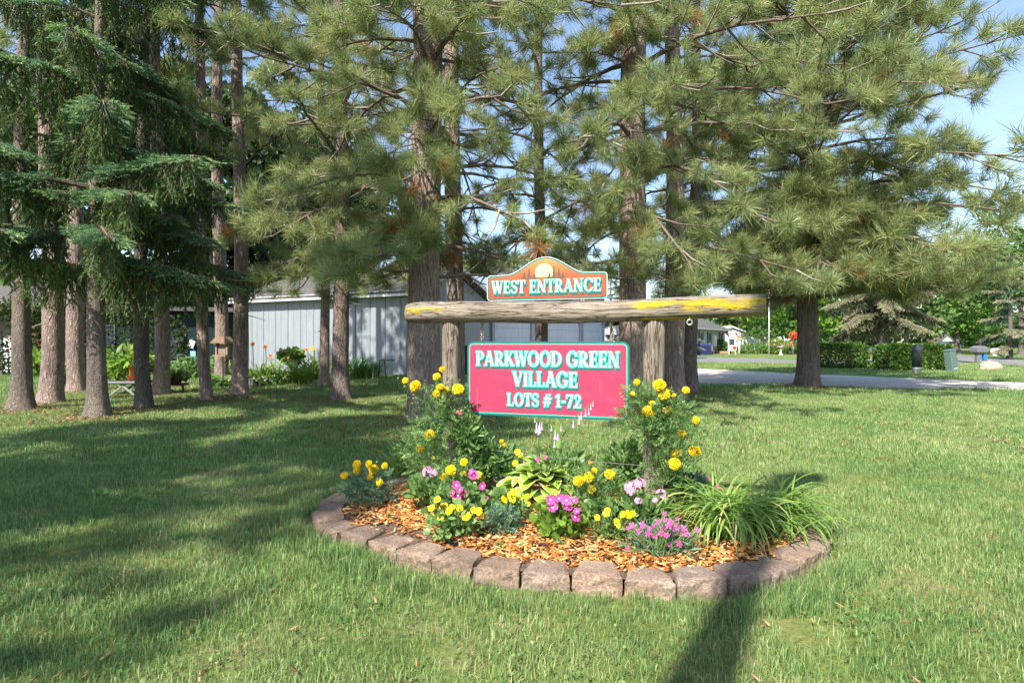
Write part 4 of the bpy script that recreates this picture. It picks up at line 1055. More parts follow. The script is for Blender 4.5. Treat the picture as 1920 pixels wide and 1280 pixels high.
def bush(name, label, c, rx, ry, rz, seed, mat='hedge', leaf=.07, nl=2500, box=False, cat='shrub', group=None, nclump=26, stem=True):
    rn = random.Random(seed); rng = R(seed); root = thing(name, label, cat, c, group); c = Vector(c)
    g = Geo()
    for k in range(5): g.tube([c+Vector((rn.uniform(-.3, .3)*rx, rn.uniform(-.3, .3)*ry, -.03)), c+Vector((rn.uniform(-.6, .6)*rx, rn.uniform(-.6, .6)*ry, rz*.8))], [.02*rz+.004, .006*rz+.002], 5, False)
    part('stem', g, M['twig'], root)
    n = nl; q = rng.normal(size=(n, 3)); q /= np.linalg.norm(q, axis=1, keepdims=True)
    if box:
        q = rng.uniform(-1, 1, (n, 3)); ax = rng.choice(3, n, p=[.2, .45, .35]); q[np.arange(n), ax] = rng.choice((-1, 1), n); q /= (np.abs(q)**7).sum(1, keepdims=True)**(1/7)
    f = np.array([noise.noise(Vector(v)*2.3+Vector((seed, 0, 0)))*.20+noise.noise(Vector(v)*6+Vector((seed, 0, 0)))*.10 for v in q])*(.75 if box else 1)
    rad = (1+f)*rng.uniform(.55, 1.0, n)**.35
    P = np.array(c)+np.stack([q[:, 0]*rx*rad, q[:, 1]*ry*rad, rz+q[:, 2]*rz*rad*.99], 1); P[:, 2] = np.maximum(P[:, 2], c.z+.02)
    V, Fc, A = scatter(LEAFU, P, q+rng.normal(0, .6, (n, 3))+np.array([0, 0, .35]), leaf*rng.uniform(.6, 1.3, n), rng, .5+rng.normal(0, .16, n))
    npart('foliage', V, Fc, M[mat], root, np.clip(A, 0, 1)); return root
# ------------------------------------------------------------------ buildings
def lpart(name, g, mat, parent, org, yaw, smooth=False):
    o = part(name, g, mat, None, smooth); o.parent = parent
    chain = Matrix.Identity(4); q = parent
    while q is not None: chain = Matrix.Translation(q.location) @ q.rotation_euler.to_matrix().to_4x4() @ chain; q = q.parent
    m = chain.inverted() @ Matrix.Translation(Vector(org)) @ Matrix.Rotation(yaw, 4, 'Z')
    o.location = m.to_translation(); o.rotation_euler = m.to_euler(); return o
def yaw_of(d): return math.atan2(d.y, d.x)
# blue-grey metal workshop: local x runs along each wall, local -y faces out
CA = gr(768, 705); LW = 10.6; u1 = Vector((-.885, .465, 0)); u2 = Vector((.465, .885, 0)); CB = CA+u1*LW
shop = thing('garage_building', 'blue grey metal garage with shingled roof behind the pine row', 'garage', CA)
y1 = yaw_of(-u1); y2 = yaw_of(u2); SD = 6.6; EZ = 3.42
g = Geo(); g.box((LW/2, .06, EZ/2-.05), (LW, .12, EZ+.1)); front = lpart('front_wall', g, M['blue_metal'], shop, CB, y1)
g = Geo()
for k in range(int(LW/.84)+1): g.box((min(.04+k*.84, LW-.04), -.012, EZ/2), (.05, .03, EZ-.02))
lpart('wall_ribs', g, M['blue_metal'], front, CB, y1)
g = Geo(); g.prism([(0, -.1), (SD, -.1), (SD, EZ), (SD/2, EZ+1.30), (0, EZ)], (0, .0, 0), (1, 0, 0), (0, 0, 1), (0, .12, 0)); lpart('side_wall', g, M['blue_metal'], shop, CA, y2)
for x in (.05, LW-.05):
    g = Geo(); g.box((x, -.03, EZ/2), (.16, .05, EZ)); lpart('corner_trim', g, M['blue_metal'], shop, CB, y1)
g = Geo(); g.box((LW/2, -.38, EZ+.04), (LW+.9, .05, .24), None); lpart('fascia', g, M['fascia'], shop, CB, y1)
g = Geo(); g.box((LW/2, -.18, EZ-.05), (LW+.7, .36, .03)); lpart('soffit', g, M['fascia'], shop, CB, y1)
def roofslab(x0, x1, y0, z0, y1_, z1, th=.10):
    g = Geo(); n_ = 1
    vs = [(x0, y0, z0), (x1, y0, z0), (x1, y1_, z1), (x0, y1_, z1)]; vs += [(a, b, c-th) for a, b, c in vs]
    g.add(vs, [(0, 1, 2, 3), (7, 6, 5, 4), (0, 4, 5, 1), (1, 5, 6, 2), (2, 6, 7, 3), (3, 7, 4, 0)]); return g
g = roofslab(-.5, LW+.45, -.42, EZ+.13, SD/2, EZ+1.52); g2 = roofslab(-.5, LW+.45, SD+.42, EZ+.13, SD/2, EZ+1.52); g.add(g2.v, g2.f)
lpart('roof', g, M['shingle'], shop, CB, y1)
g = Geo(); g.prism([(-.44, EZ-.06), (SD/2, EZ+1.33), (SD+.44, EZ-.06), (SD+.44, EZ+.14), (SD/2, EZ+1.53), (-.44, EZ+.14)], (0, -.50, 0), (1, 0, 0), (0, 0, 1), (0, .04, 0)); lpart('rake_board', g, M['fascia'], shop, CA, y2)
# taller garage wing with three pale doors
CG = CA+u2*(SD+.02); GL = 18.6; GH = 5.0
wing = thing('garage_wing', 'tall blue garage wing with pale cut corner doors behind the sign', 'garage', CG)
g = Geo(); g.box((GL/2, 4.0, GH/2-.05), (GL, 7.9, GH+.1)); lpart('wall', g, M['blue_dark'], wing, CG, y2)
def cutdoor(x0, x1, h, c=.55): return [(x0, .02), (x1, .02), (x1, h-c), (x1-c, h), (x0+c, h), (x0, h-c)]
for (x0, x1) in ((.5, 4.9), (7.3, 12.8), (13.6, 17.9)):
    g = Geo(); g.prism(cutdoor(x0, x1, 3.05), (0, .03, 0), (1, 0, 0), (0, 0, 1), (0, -.04, 0)); d_ = lpart('garage_door', g, M['door_panel'], wing, CG, y2)
    g = Geo(); g.box((x0-.14, -.03, 1.7), (.26, .14, 3.4)); g.box((x1+.14, -.03, 1.7), (.26, .14, 3.4)); g.box(((x0+x1)/2, -.03, 3.30), (x1-x0, .12, .3)); lpart('door_frame', g, M['blue_metal'], d_, CG, y2)
g = roofslab(-.3, GL+.4, -.45, GH+.02, 4.0, GH+1.8); g2 = roofslab(-.3, GL+.4, 8.4, GH+.02, 4.0, GH+1.8); g.add(g2.v, g2.f); lpart('roof', g, M['shingle'], wing, CG, y2)
g = Geo(); g.box((GL/2, -.48, GH-.06), (GL+.7, .04, .24)); lpart('fascia', g, M['fascia'], wing, CG, y2)
c = at(878, 640, 25.0); tb = thing('rubbish_bin', 'tall black lidded bin at the corner of the blue garage', 'bin', (c.x, c.y, 0))
g = Geo(); g.lathe([(.24, 0), (.27, .1), (.33, 1.2)], (c.x, c.y, 0), 4); part('body', g, M['black'], tb); g = Geo(); g.box((c.x, c.y, 1.24), (.62, .62, .08), None, .03); part('lid', g, M['black'], tb)

# dark teal mobile home at the left
t0, t1 = at(118, 640, 26.5), at(428, 640, 29.0); d = Vector((t1.x-t0.x, t1.y-t0.y, 0)); TL = d.length; ty = yaw_of(d); o = Vector((t0.x, t0.y, 0))
th = thing('mobile_home', 'dark teal mobile home behind the spruce trunks with decorations', 'house', o)
g = Geo(); g.box((TL/2, 2.0, 1.42), (TL, 4.0, 2.94)); lpart('wall', g, M['teal_wall'], th, o, ty)
g = Geo(); g.box((TL/2, 1.9, 3.0), (TL+.5, 4.7, .2)); lpart('roof', g, M['shingle'], th, o, ty)
for x in (1.5, 4.4):
    g = Geo(); g.box((x, -.02, 1.75), (1.0, .05, 1.0)); w_ = lpart('window', g, M['grey_box'], th, o, ty)
    g = Geo(); g.box((x, -.05, 1.75), (.86, .03, .86)); lpart('pane', g, M['glass'], w_, o, ty)
g = Geo(); g.box((TL/2, -.03, .25), (TL, .04, .5)); lpart('skirting', g, M['wood_brown'], th, o, ty)
h0 = at(-60, 640, 25.5); h1 = at(118, 640, 26.3); d = Vector((h1.x-h0.x, h1.y-h0.y, 0)); hl = d.length; hy = yaw_of(d); o2 = Vector((h0.x, h0.y, 0))
hh = thing('brick_house', 'pinkish sided house with rust brown panel at the left edge', 'house', o2)
g = Geo(); g.box((hl/2, 2.5, 1.4), (hl-.05, 5, 2.9)); lpart('wall', g, M['pinkish'], hh, o2, hy)
g = Geo(); g.box((hl*.78, -.04, 1.3), (hl*.40, .08, 2.6)); lpart('panel', g, M['rust_wall'], hh, o2, hy)
g = Geo(); g.box((hl*.44, -.06, .8), (.9, .1, 1.6)); lpart('door', g, M['white'], hh, o2, hy)
g = Geo(); g.box((hl*.28, -.35, 1.4), (.14, .14, 2.9)); lpart('porch_post', g, M['rust_wall'], hh, o2, hy)
g = roofslab(-.5, hl+.2, -.7, 2.95, 2.5, 4.1); g2 = roofslab(-.5, hl+.2, 5.7, 2.95, 2.5, 4.1); g.add(g2.v, g2.f); lpart('roof', g, M['shingle'], hh, o2, hy)
g = Geo(); g.box((hl/2, -.72, 2.88), (hl+.5, .05, .24)); lpart('fascia', g, M['wood_brown'], hh, o2, hy)

# grey house at the right, seen past the post
R0 = Vector((14.0, 53.4, 0)); R1 = Vector((27.4, 75.5, 0)); d = R1-R0; rl = d.length; ry_ = yaw_of(d)
rh = thing('grey_house', 'long low grey sided house with blue shutters beyond the driveway', 'house', R0)
g = Geo(); g.prism([(0, -.1), (0, 3.0), (0, 3.0), (rl, 3.0), (rl, -.1)], (0, 0, 0), (1, 0, 0), (0, 0, 1), (0, 7, 0)) if False else g.box((rl/2, 3.5, 1.4), (rl, 7, 3.0)); lpart('wall', g, M['grey_house'], rh, R0, ry_)
g = Geo(); g.box((rl/2, -.06, .45), (rl, .1, .9)); lpart('stone_base', g, M['tan_wood'], rh, R0, ry_)
g = roofslab(-.6, rl+.5, -.7, 2.92, 3.5, 4.7); g2 = roofslab(-.6, rl+.5, 7.7, 2.92, 3.5, 4.7); g.add(g2.v, g2.f); lpart('roof', g, M['shingle'], rh, R0, ry_)
g = Geo(); g.box((rl/2, -.72, 2.84), (rl+1.1, .05, .2)); lpart('fascia', g, M['white'], rh, R0, ry_)
for x in (9.5, 13.0, 17.0, 23.2):
    g = Geo(); g.box((x, -.04, 1.85), (1.1, .08, 1.35)); w_ = lpart('window', g, M['white'], rh, R0, ry_)
    g = Geo(); g.box((x, -.09, 1.85), (.9, .03, 1.15)); lpart('pane', g, M['glass'], w_, R0, ry_)
    for s in (-1, 1):
        g = Geo(); g.box((x+s*.78, -.05, 1.85), (.40, .06, 1.4)); lpart('shutter', g, M['shutter'], rh, R0, ry_)
g = Geo(); g.box((20.1, -.05, 1.1), (1.0, .1, 2.15)); dr = lpart('door', g, M['white'], rh, R0, ry_)
g = Geo(); g.box((20.5, -.13, 1.05), (.08, .06, .1)); lpart('handle', g, M['gold'], dr, R0, ry_)
g = Geo(); g.box((20.1, -1.0, .15), (1.8, 1.5, .3), None, .03); lpart('step', g, M['tan_wood'], rh, R0, ry_)
c = at(1313, 640, 62); ac = thing('cooling_unit', 'dark blue boxed cooling unit beside the grey house', 'cooling unit', (c.x, c.y, 0))
g = Geo(); g.box((c.x, c.y, .6), (2.0, 1.2, 1.15), None, .06); part('casing', g, M['navy'], ac); g = Geo()
for k in range(8): g.box((c.x, c.y-.61, .2+k*.11), (1.8, .03, .04))
part('grille', g, M['black'], ac)
for k, px in enumerate((1326, 1334)):
    c = at(px, 640, 62.5); ch = thing('patio_chair', ('open metal patio chair next to the cooling unit', 'open metal patio chair nearest the house door')[k], 'chair', (c.x, c.y, 0), 'metal patio chairs by the grey house')
    g = Geo(); g.box((c.x, c.y, .45), (.45, .45, .05)); part('seat', g, M['grey_box'], ch)
    g = Geo(); g.box((c.x, c.y+.22, .75), (.45, .04, .55)); part('backrest', g, M['grey_box'], ch)
    for sx in (-.2, .2):
        for sy in (-.2, .2): gg = Geo(); gg.tube([(c.x+sx, c.y+sy, 0), (c.x+sx, c.y+sy, .45)], .025, 6); part('leg', gg, M['grey_box'], ch)
# flag on a slanted staff
c = at(1354, 616, 74); fl = thing('flag', 'striped red and white flag with blue canton on a slanted staff', 'flag', (c.x, c.y, c.z))
e0 = Vector((c.x, c.y, c.z+.25)); g = Geo(); g.tube([e0+Vector((-.5, .6, -.9)), e0], .025, 6); part('staff', g, M['white'], fl)
def flagquad(r0, r1, s0, s1, lift):
    V = []
    for i in range(7):
        t = i/6
        for s in (s0, s1):
            a = r0+(r1-r0)*t
            V.append(e0+Vector((.15+1.15*s*.75+.10*math.sin(s*5), -.12+.1*math.sin(s*7)-lift, -1.0*s-.72*a)))
    return V, [(2*i, 2*i+1, 2*i+3, 2*i+2) for i in range(6)]
gr_, gw_, gn_ = Geo(), Geo(), Geo()
for k in range(13):
    ns_ = 6
    for q in range(ns_):
        V, f = flagquad(k/13, (k+1)/13, q/ns_, (q+1)/ns_, 0); (gr_ if k % 2 == 0 else gw_).add(V, f)
for q in range(3): V, f = flagquad(0, 7/13, q*.4/3, (q+1)*.4/3, .012); gn_.add(V, f)
part('red_stripes', gr_, M['red'], fl); part('white_stripes', gw_, M['white'], fl); part('canton', gn_, M['navy'], fl)
# white gabled house behind
w0 = Vector((33.5, 92, 0)); wy = math.radians(8); wh = thing('white_house', 'small white gabled house far behind the lamp post', 'house', w0)
g = Geo(); g.prism([(0, -.1), (5.4, -.1), (5.4, 1.9), (1.0, 3.5), (-.4, 3.2), (0, 1.9)], (0, 0, 0), (1, 0, 0), (0, 0, 1), (0, 6, 0)); lpart('wall', g, M['white_house'], wh, w0, wy)
g = Geo(); g.prism([(-.6, 3.2), (1.0, 3.65), (5.8, 1.95), (5.8, 2.15), (1.0, 3.9), (-.6, 3.4)], (0, -.3, 0), (1, 0, 0), (0, 0, 1), (0, 6.6, 0)); lpart('roof', g, M['fascia'], wh, w0, wy)
g = Geo(); g.box((1.0, -.05, 1.3), (.8, .1, 1.1)); lpart('window', g, M['glass'], wh, w0, wy)
ws = at(1470, 640, 105); wsh = thing('white_shed', 'white walled shed half hidden behind the flowering shrubs', 'shed', (ws.x, ws.y, 0))
g = Geo(); g.prism([(-3, 0), (3, 0), (3, 2.6), (0, 3.4), (-3, 2.6)], (ws.x-.5, ws.y, 0), (1, 0, 0), (0, 0, 1), (0, 5, 0)); part('wall', g, M['white_house'], wsh)
g = Geo(); g.prism([(-3.3, 2.55), (0, 3.45), (3.3, 2.55), (3.3, 2.75), (0, 3.65), (-3.3, 2.75)], (ws.x-.5, ws.y-.3, 0), (1, 0, 0), (0, 0, 1), (0, 5.6, 0)); part('roof', g, M['shingle'], wsh)
# garden objects on the right
c = gr(1386, 665.2); lp = thing('garden_lamp', 'white post lamp with amber lantern in front of the white house', 'lamp', c)
g = Geo(); g.tube([c, c+Vector((0, 0, 1.55))], .07, 8); part('post', g, M['white'], lp, True)
g = Geo(); g.lathe([(.10, 0), (.17, .05), (.24, .42)], c+Vector((0, 0, 1.55)), 6); part('lantern', g, M['gold'], lp); g = Geo(); g.lathe([(.30, 0), (.06, .20), (.02, .28)], c+Vector((0, 0, 1.98)), 6); part('cap', g, M['tan_wood'], lp)
c = gr(1373, 664.6); ys = thing('yard_sign', 'white painted yard board with red round figure beside the lamp', 'sign', c)
g = Geo(); g.box(c+Vector((0, 0, .75)), (.95, .06, .55), None, .02); part('board', g, M['white'], ys)
g = Geo(); g.lathe([(.2, -.02), (.2, .02)], (0, 0, 0), 14); g.v = [(c.x+.22+p[0], c.y-.05+p[2], c.z+.75+p[1]) for p in g.v]; part('figure', g, M['red'], ys)
for s in (-.3, .3): g = Geo(); g.tube([c+Vector((s*1.25, 0, 0)), c+Vector((s, 0, .5))], .035, 6); part('leg', g, M['white'], ys)
c = gr(1464, 665.3); bb = thing('bird_bath', 'pale stone bird bath in front of the flowering shrubs', 'bird bath', c)
g = Geo(); g.lathe([(.24, 0), (.22, .08), (.11, .16), (.13, .3), (.08, .5), (.12, .75), (.14, .80)], c, 12); part('pedestal', g, M['stone'], bb, True); g = Geo(); g.lathe([(.12, .78), (.36, .86), (.40, .93), (.34, .92), (.05, .86)], c, 16); part('basin', g, M['stone'], bb, True)
c = gr(1442, 664.5); fp = thing('flagpole', 'tall thin white pole rising behind the log beam', 'pole', c)
g = Geo(); g.tube([c, c+Vector((0, 0, 4.5)), c+Vector((0, 0, 9.0))], [.07, .06, .045], 8); part('pole', g, M['white'], fp, True); g = Geo(); g.lathe([(.0, 0), (.08, .05), (.08, .1), (0, .16)], c+Vector((0, 0, 9.0)), 8); part('finial', g, M['gold'], fp, True)
c = gr(1487, 664.8); wl = thing('garden_spinner', 'red open metal garden spinner on a thin stake', 'garden ornament', c)
g = Geo(); g.tube([c, c+Vector((0, 0, 1.7))], .03, 6); part('stake', g, M['rusty'], wl); g = Geo()
for k in range(4): g.ring(c+Vector((0, 0, 2.1)), .42, .05, (math.cos(k*.8), math.sin(k*.8), 0), 16, 5)
part('hoops', g, M['red'], wl, True)
rng = R(8)
def flowers_at(parent, pts, r, mat, seed, name='blossoms'):
    rng = R(seed); V, Fc, A = scatter(LEAFU, pts, rng.normal(0, 1, (len(pts), 3))+np.array([0, -.6, .8]), r, rng); npart(name, V, Fc, M[mat], parent, A)
for i, (px, py, Y, rx, rz, mt, lab) in enumerate(((1350, 664, 72, .9, .8, 'hedge', 'clipped green shrub left of the yard board'), (1412, 664, 70, 2.0, .55, 'leaf_bright', 'low bright shrub right of the lamp post'), (1425, 662, 78, 2.3, 1.6, 'leaf_mid', 'tall leafy shrub behind the lamp post'), (1457, 664, 66, 1.0, .85, 'lime', 'yellow green shrub left of the bird bath'), (1478, 664, 67, 1.3, .75, 'leaf_mid', 'flowering shrub right of the bird bath'), (1440, 664, 70, .8, .5, 'plant', 'small dark shrub beside the flagpole foot'))):
    c = gr(px, 640+1.45*F/Y); b = bush('garden_shrub', lab, c, rx, 1.0, rz, 60+i, mt, .22, 900, group='shrubs round the far garden')
    if i in (3, 4, 5):
        pts = np.array(c)+rng.uniform(-1, 1, (26, 3))*np.array([rx, .9, rz*.5])+np.array([0, -.5, rz*1.4]); flowers_at(b, pts, .28, 'salmon' if i != 4 else 'orange_petal', 70+i)
# hedges
for i, (x0, x1, yt, yb, lab) in enumerate(((1536, 1622, 648, 694, 'dense dark green clipped hedge left of the tan spruce'), (1661, 1726, 650, 697, 'clipped hedge left of the black utility pedestal'), (1722, 1778, 650, 697, 'sunlit clipped hedge between the two utility pedestals'))):
    c = gr((x0+x1)/2, yb-3); Y = c.y; bush('clipped_hedge', lab, (c.x, c.y+.3, 0), (x1-x0)/2*Y/F*1.02, .9, (yb-yt)*Y/F/2*1.03, 80+i, 'hedge', .10, 9000, True, 'hedge', 'clipped hedges along the driveway')
# pedestals
c = gr(1718, 701.5); pd = thing('utility_pedestal', 'leaning round black utility pedestal with pale weathered base', 'utility pedestal', c)
rot = Matrix.Rotation(math.radians(2), 3, 'Y')
g = Geo(); g.lathe([(.185, .30), (.19, 1.0), (.195, 1.02), (.195, 1.24), (.17, 1.28), (.05, 1.30)], (0, 0, 0), 20); g.v = [tuple(rot @ Vector(p)+c) for p in g.v]; part('cap', g, M['pedestal_black'], pd, True)
g = Geo(); g.lathe([(.17, -.03), (.17, .22), (.2, .24), (.2, .31)], (0, 0, 0), 20); g.v = [tuple(rot @ Vector(p)+c+Vector((.02, 0, 0))) for p in g.v]; part('base', g, M['pale'], pd, True)
c = gr(1785, 697); pd = thing('utility_pedestal', 'leaning square green utility pedestal left of the boulder', 'utility pedestal', c)
rot = Matrix.Rotation(math.radians(-7), 3, 'Y') @ Matrix.Rotation(.3, 3, 'Z')
g = Geo(); g.box((0, 0, .5), (.36, .36, 1.06), None, .02); g.v = [tuple(rot @ Vector(p)+c) for p in g.v]; part('body', g, M['pedestal_green'], pd)
g = Geo(); g.box((0, 0, 1.04), (.40, .40, .07), None, .02); g.v = [tuple(rot @ Vector(p)+c) for p in g.v]; part('lid', g, M['pedestal_green'], pd)
g = Geo(); g.box((.03, -.19, .16), (.24, .02, .05)); g.v = [tuple(rot @ Vector(p)+c) for p in g.v]; part('label_plate', g, M['pale'], pd)
# boulder
c = gr(1857, 693); g = Geo(); nu, nv = 28, 14
vs = []
for j in range(nv+1):
    for i in range(nu):
        a = 2*math.pi*i/nu; b = math.pi*.5*j/nv; v = Vector((math.cos(a)*math.cos(b), math.sin(a)*math.cos(b), math.sin(b))); k = 1+.22*noise.noise(v*1.6+Vector((4, 2, 1)))+.10*noise.noise(v*4)
        vs.append((c.x+v.x*.58*k, c.y+v.y*.5*k, v.z*.52*k*(1-.25*abs(v.x))-.03))
g.add(vs, [(j*nu+i, j*nu+(i+1) % nu, (j+1)*nu+(i+1) % nu, (j+1)*nu+i) for j in range(nv) for i in range(nu)]); tag(part('boulder', g, M['rock'], smooth=True), 'tan rounded boulder on the dry grass beside the road', 'boulder')
# mailboxes
def mailbox(px, py, top, wpx, mat, lab, tube):
    c = gr(px, py); Y = c.y; k = Y/F; h = (py-top)*k; mb = thing('mailbox', lab, 'mailbox', c, 'mailboxes along the road')
    g = Geo(); g.box(c+Vector((-wpx*k*.18, 0, h*.4)), (.22, .22, h*.85), None, .01); part('post', g, M[mat], mb)
    g = Geo(); wd = wpx*k; hh_ = .42; out = [(-wd/2, 0), (wd/2, 0), (wd/2, hh_*.6)]+[(wd/2*math.cos(a), hh_*.6+hh_*.4*math.sin(a)) for a in np.linspace(0, math.pi, 9)[1:-1]]+[(-wd/2, hh_*.6)]
    g.prism(out, c+Vector((0, -.3, h-hh_)), (1, 0, 0), (0, 0, 1), (0, .6, 0)); bx = part('box', g, M[mat], mb)
    g = Geo(); g.box(c+Vector((wd*.1, -.31, h-.22)), (.2, .03, .1)); part('door_handle', g, M['grey_box'], bx)
    if tube:
        g = Geo(); g.box(c+Vector((wd*.42, -.05, h*.34)), (.20, .25, .46), None, .03); part('paper_tube', g, M['blue_plastic'], mb)
    return mb
mailbox(1836, 680, 648, 20, 'grey_box', 'dark grey post mailbox with blue paper tube near the boulder', True)
mailbox(1867, 668, 653, 10, 'white', 'small white mailbox across the road', False)
# warning sign
c = gr(1753, 659.5); wsn = thing('warning_sign', 'yellow diamond warning sign above the sunlit hedge', 'road sign', c)
zc = 1.45-(644-640)*c.y/F+.1; s = 7.2*c.y/F
g = Geo(); g.tube([c, c+Vector((0, 0, 1.9))], .05, 6); part('post', g, M['metal'], wsn)
g = Geo(); g.prism([(-s, 0), (0, -s), (s, 0), (0, s)], c+Vector((0, -.06, zc+.25)), (1, 0, 0), (0, 0, 1), (0, .02, 0)); part('sign_plate', g, M['sign_yellow'], wsn)
g = Geo(); g.prism([(-.5*s, -.1*s), (.3*s, -.3*s), (.45*s, .1*s), (0, .4*s), (-.2*s, .1*s)], c+Vector((0, -.072, zc+.25)), (1, 0, 0), (0, 0, 1), (0, .008, 0)); part('symbol', g, M['black'], wsn)
g = Geo(); g.prism([(-.75*s, -.28*s), (.75*s, -.28*s), (.75*s, .2*s), (-.75*s, .2*s)], c+Vector((0, -.06, zc+.25-s*1.15)), (1, 0, 0), (0, 0, 1), (0, .02, 0)); part('lower_plate', g, M['sign_yellow'], wsn)
# white vehicle parked down the road
c = gr(1791, 660.5); v = thing('parked_van', 'white parked vehicle seen from behind across the road', 'van', c)
k = c.y/F; W_ = 21*k; g = Geo(); g.box(c+Vector((0, 1.8, .62)), (W_, 4.2, .72), None, .12); part('body', g, M['white'], v)
g = Geo(); g.box(c+Vector((0, 1.7, 1.22)), (W_*.88, 2.6, .56), None, .16); part('cab', g, M['white'], v)
g = Geo(); g.box(c+Vector((0, .38, 1.24)), (W_*.72, .05, .34), None, .02); part('rear_window', g, M['glass'], v)
for s in (-1, 1):
    g = Geo(); g.box(c+Vector((s*W_*.42, -.31, .75)), (.14, .05, .26)); part('tail_light', g, M['red'], v)
    for yy in (.4, 3.2):
        g = Geo(); g.lathe([(.34, -.1), (.34, .1)], (0, 0, 0), 14); g.v = [(c.x+s*W_*.43+p[2], c.y+yy+p[0], .34+p[1]) for p in g.v]; part('wheel', g, M['tyre'], v)
c = at(1776, 640, 120); sh = thing('white_cottage', 'tiny white gabled cottage end far down the road', 'cottage', (c.x, c.y, 0))
g = Geo(); g.prism([(-1.1, 0), (1.1, 0), (1.1, 1.6), (0, 2.6), (-1.1, 1.6)], (c.x, c.y, 0), (1, 0, 0), (0, 0, 1), (0, 4, 0)); part('wall', g, M['white_house'], sh)
g = Geo(); g.prism([(-1.4, 1.5), (0, 2.65), (1.4, 1.5), (1.4, 1.7), (0, 2.95), (-1.4, 1.7)], (c.x, c.y-.2, 0), (1, 0, 0), (0, 0, 1), (0, 4.4, 0)); part('roof', g, M['shingle'], sh)

# ------------------------------------------------------------------ trees
rn = random.Random(2)
# red pines with tall bare trunks at the left
def P_(px, py): c = gr(px, py); return c.x, c.y
x, y = P_(388, 752); pine('slender bare pine trunk leaning left between spruce boughs', x, y, .135, 15, 9.6, 2.6, 101, (-.027, 0), .36, .42, 'bark_red', flare=.15, top=.55, nsub=6, keep_out=.8)
x, y = P_(414, 724); pine('pale pinkish pine trunk just behind the bird feeder', x, y, .215, 17, 10.5, 3.0, 102, (-.008, 0), .36, .42, 'bark_red', flare=.15, top=.5, nsub=6, keep_out=.8)
x, y = P_(450, 742); pine('straight pine trunk at the left corner of the blue garage', x, y, .20, 16, 9.8, 3.0, 103, (-.006, 0), .36, .42, 'bark_red', flare=.15, top=.45, nsub=6, keep_out=.8)
x, y = P_(608, 725); pine('thin pine trunk against the middle of the garage wall', x, y, .16, 13, 4.6, 2.8, 104, (-.004, 0), .36, .34, 'bark_red', flare=.2, top=.5, face=.2)
x, y = P_(640, 752); pine('dark cracked pine trunk in front of the garage wall', x, y, .205, 14, 3.2, 3.8, 105, (-.006, 0), .33, .26, 'bark_pine', flare=.35, top=.45, face=.35, nsub=8, skip=.22)
x, y = P_(800, 788); pine('thick pine trunk behind the left sign post', x, y, .305, 15, 2.4, 3.9, 106, (-.004, 0), .32, .26, 'bark_red', flare=.35, top=.72, nsub=8, face=.12, skip=.12, front=11)
x, y = P_(852, 765); pine('second pine trunk right beside the thick one behind the left post', x, y, .20, 15, 3.2, 3.4, 107, (-.002, 0), .33, .30, 'bark_red', flare=.3, top=.6, skip=.45)
x, y = P_(1012, 735); pine('narrow pine trunk seen between the beam and the pink sign', x, y, .195, 14, 3.6, 3.6, 108, (0, 0), .36, .34, 'bark_pine', flare=.3, top=.45, skip=.62, face=.05)
x, y = P_(1180, 772); pine('stout pine trunk left of the right sign post', x, y, .29, 15, 2.5, 4.2, 109, (.018, 0), .32, .27, 'bark_red', flare=.3, top=.7, nsub=8, skip=.16, face=.12, front=9)
x, y = P_(1266, 752); pine('pine trunk just right of the right sign post', x, y, .25, 15, 3.3, 3.8, 110, (-.010, 0), .34, .32, 'bark_red', flare=.35, top=.5, skip=.45)
x, y = P_(1297, 737); pine('dark slim pine trunk right of the sign, nearest the gravel', x, y, .185, 13, 4.4, 2.8, 111, (.012, 0), .36, .42, 'bark_pine', flare=.3, top=.45, skip=.22)
x, y = P_(1514, 726); pine('broad crowned pine standing alone at the gravel driveway edge', x, y, .335, 15, 2.7, 5.6, 112, (.004, 0), .50, .118, 'bark_pine', flare=.3, top=.4, nsub=10, face=.3, dead=.012, zmin=3.0, front=22)
# trunks of the left grove
x, y = P_(95, 757); pine('pale deeply plated double trunk second from the left', x, y, .225, 17, 9.0, 3.0, 121, (-.002, 0), .36, .5, 'bark_red', flare=.30, top=.5, nsub=6, group='left grove trees')
x, y = P_(145, 735); pine('pinkish trunk third from the left, set behind', x, y, .23, 17, 8.5, 3.2, 122, (-.004, 0), .36, .5, 'bark_red', flare=.25, top=.5, nsub=6, group='left grove trees')
x, y = P_(302, 741); pine('sunlit trunk beside the orange vase', x, y, .19, 16, 9.0, 2.8, 123, (-.012, 0), .36, .5, 'bark_red', flare=.35, top=.5, nsub=6, group='left grove trees')
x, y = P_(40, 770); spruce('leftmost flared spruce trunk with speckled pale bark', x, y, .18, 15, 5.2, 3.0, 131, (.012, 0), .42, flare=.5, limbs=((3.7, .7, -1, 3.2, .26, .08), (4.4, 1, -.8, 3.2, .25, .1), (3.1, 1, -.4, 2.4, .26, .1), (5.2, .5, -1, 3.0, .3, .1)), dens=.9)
x, y = P_(183, 783); spruce('dark rough spruce trunk fourth from the left carrying drooping boughs', x, y, .165, 14, 3.9, 3.0, 132, (.006, 0), .34, flare=.45, limbs=((4.45, 3.1, -2.3, 3.9, .16, .08), (4.1, 2.2, -2.3, 3.2, .2, .04), (3.5, 1.6, -2, 3.0, .3, .08), (3.4, -2, -1.2, 2.7, .26, .08), (4.35, -1.8, -2, 3.3, .2, .1), (3.0, 2.6, -.7, 2.6, .28, .06), (5.4, 1.5, -2, 3.0, .25, .1), (6.2, -.4, -2, 2.8, .25, .1), (2.9, 2.4, .6, 2.4, .24, .06)))
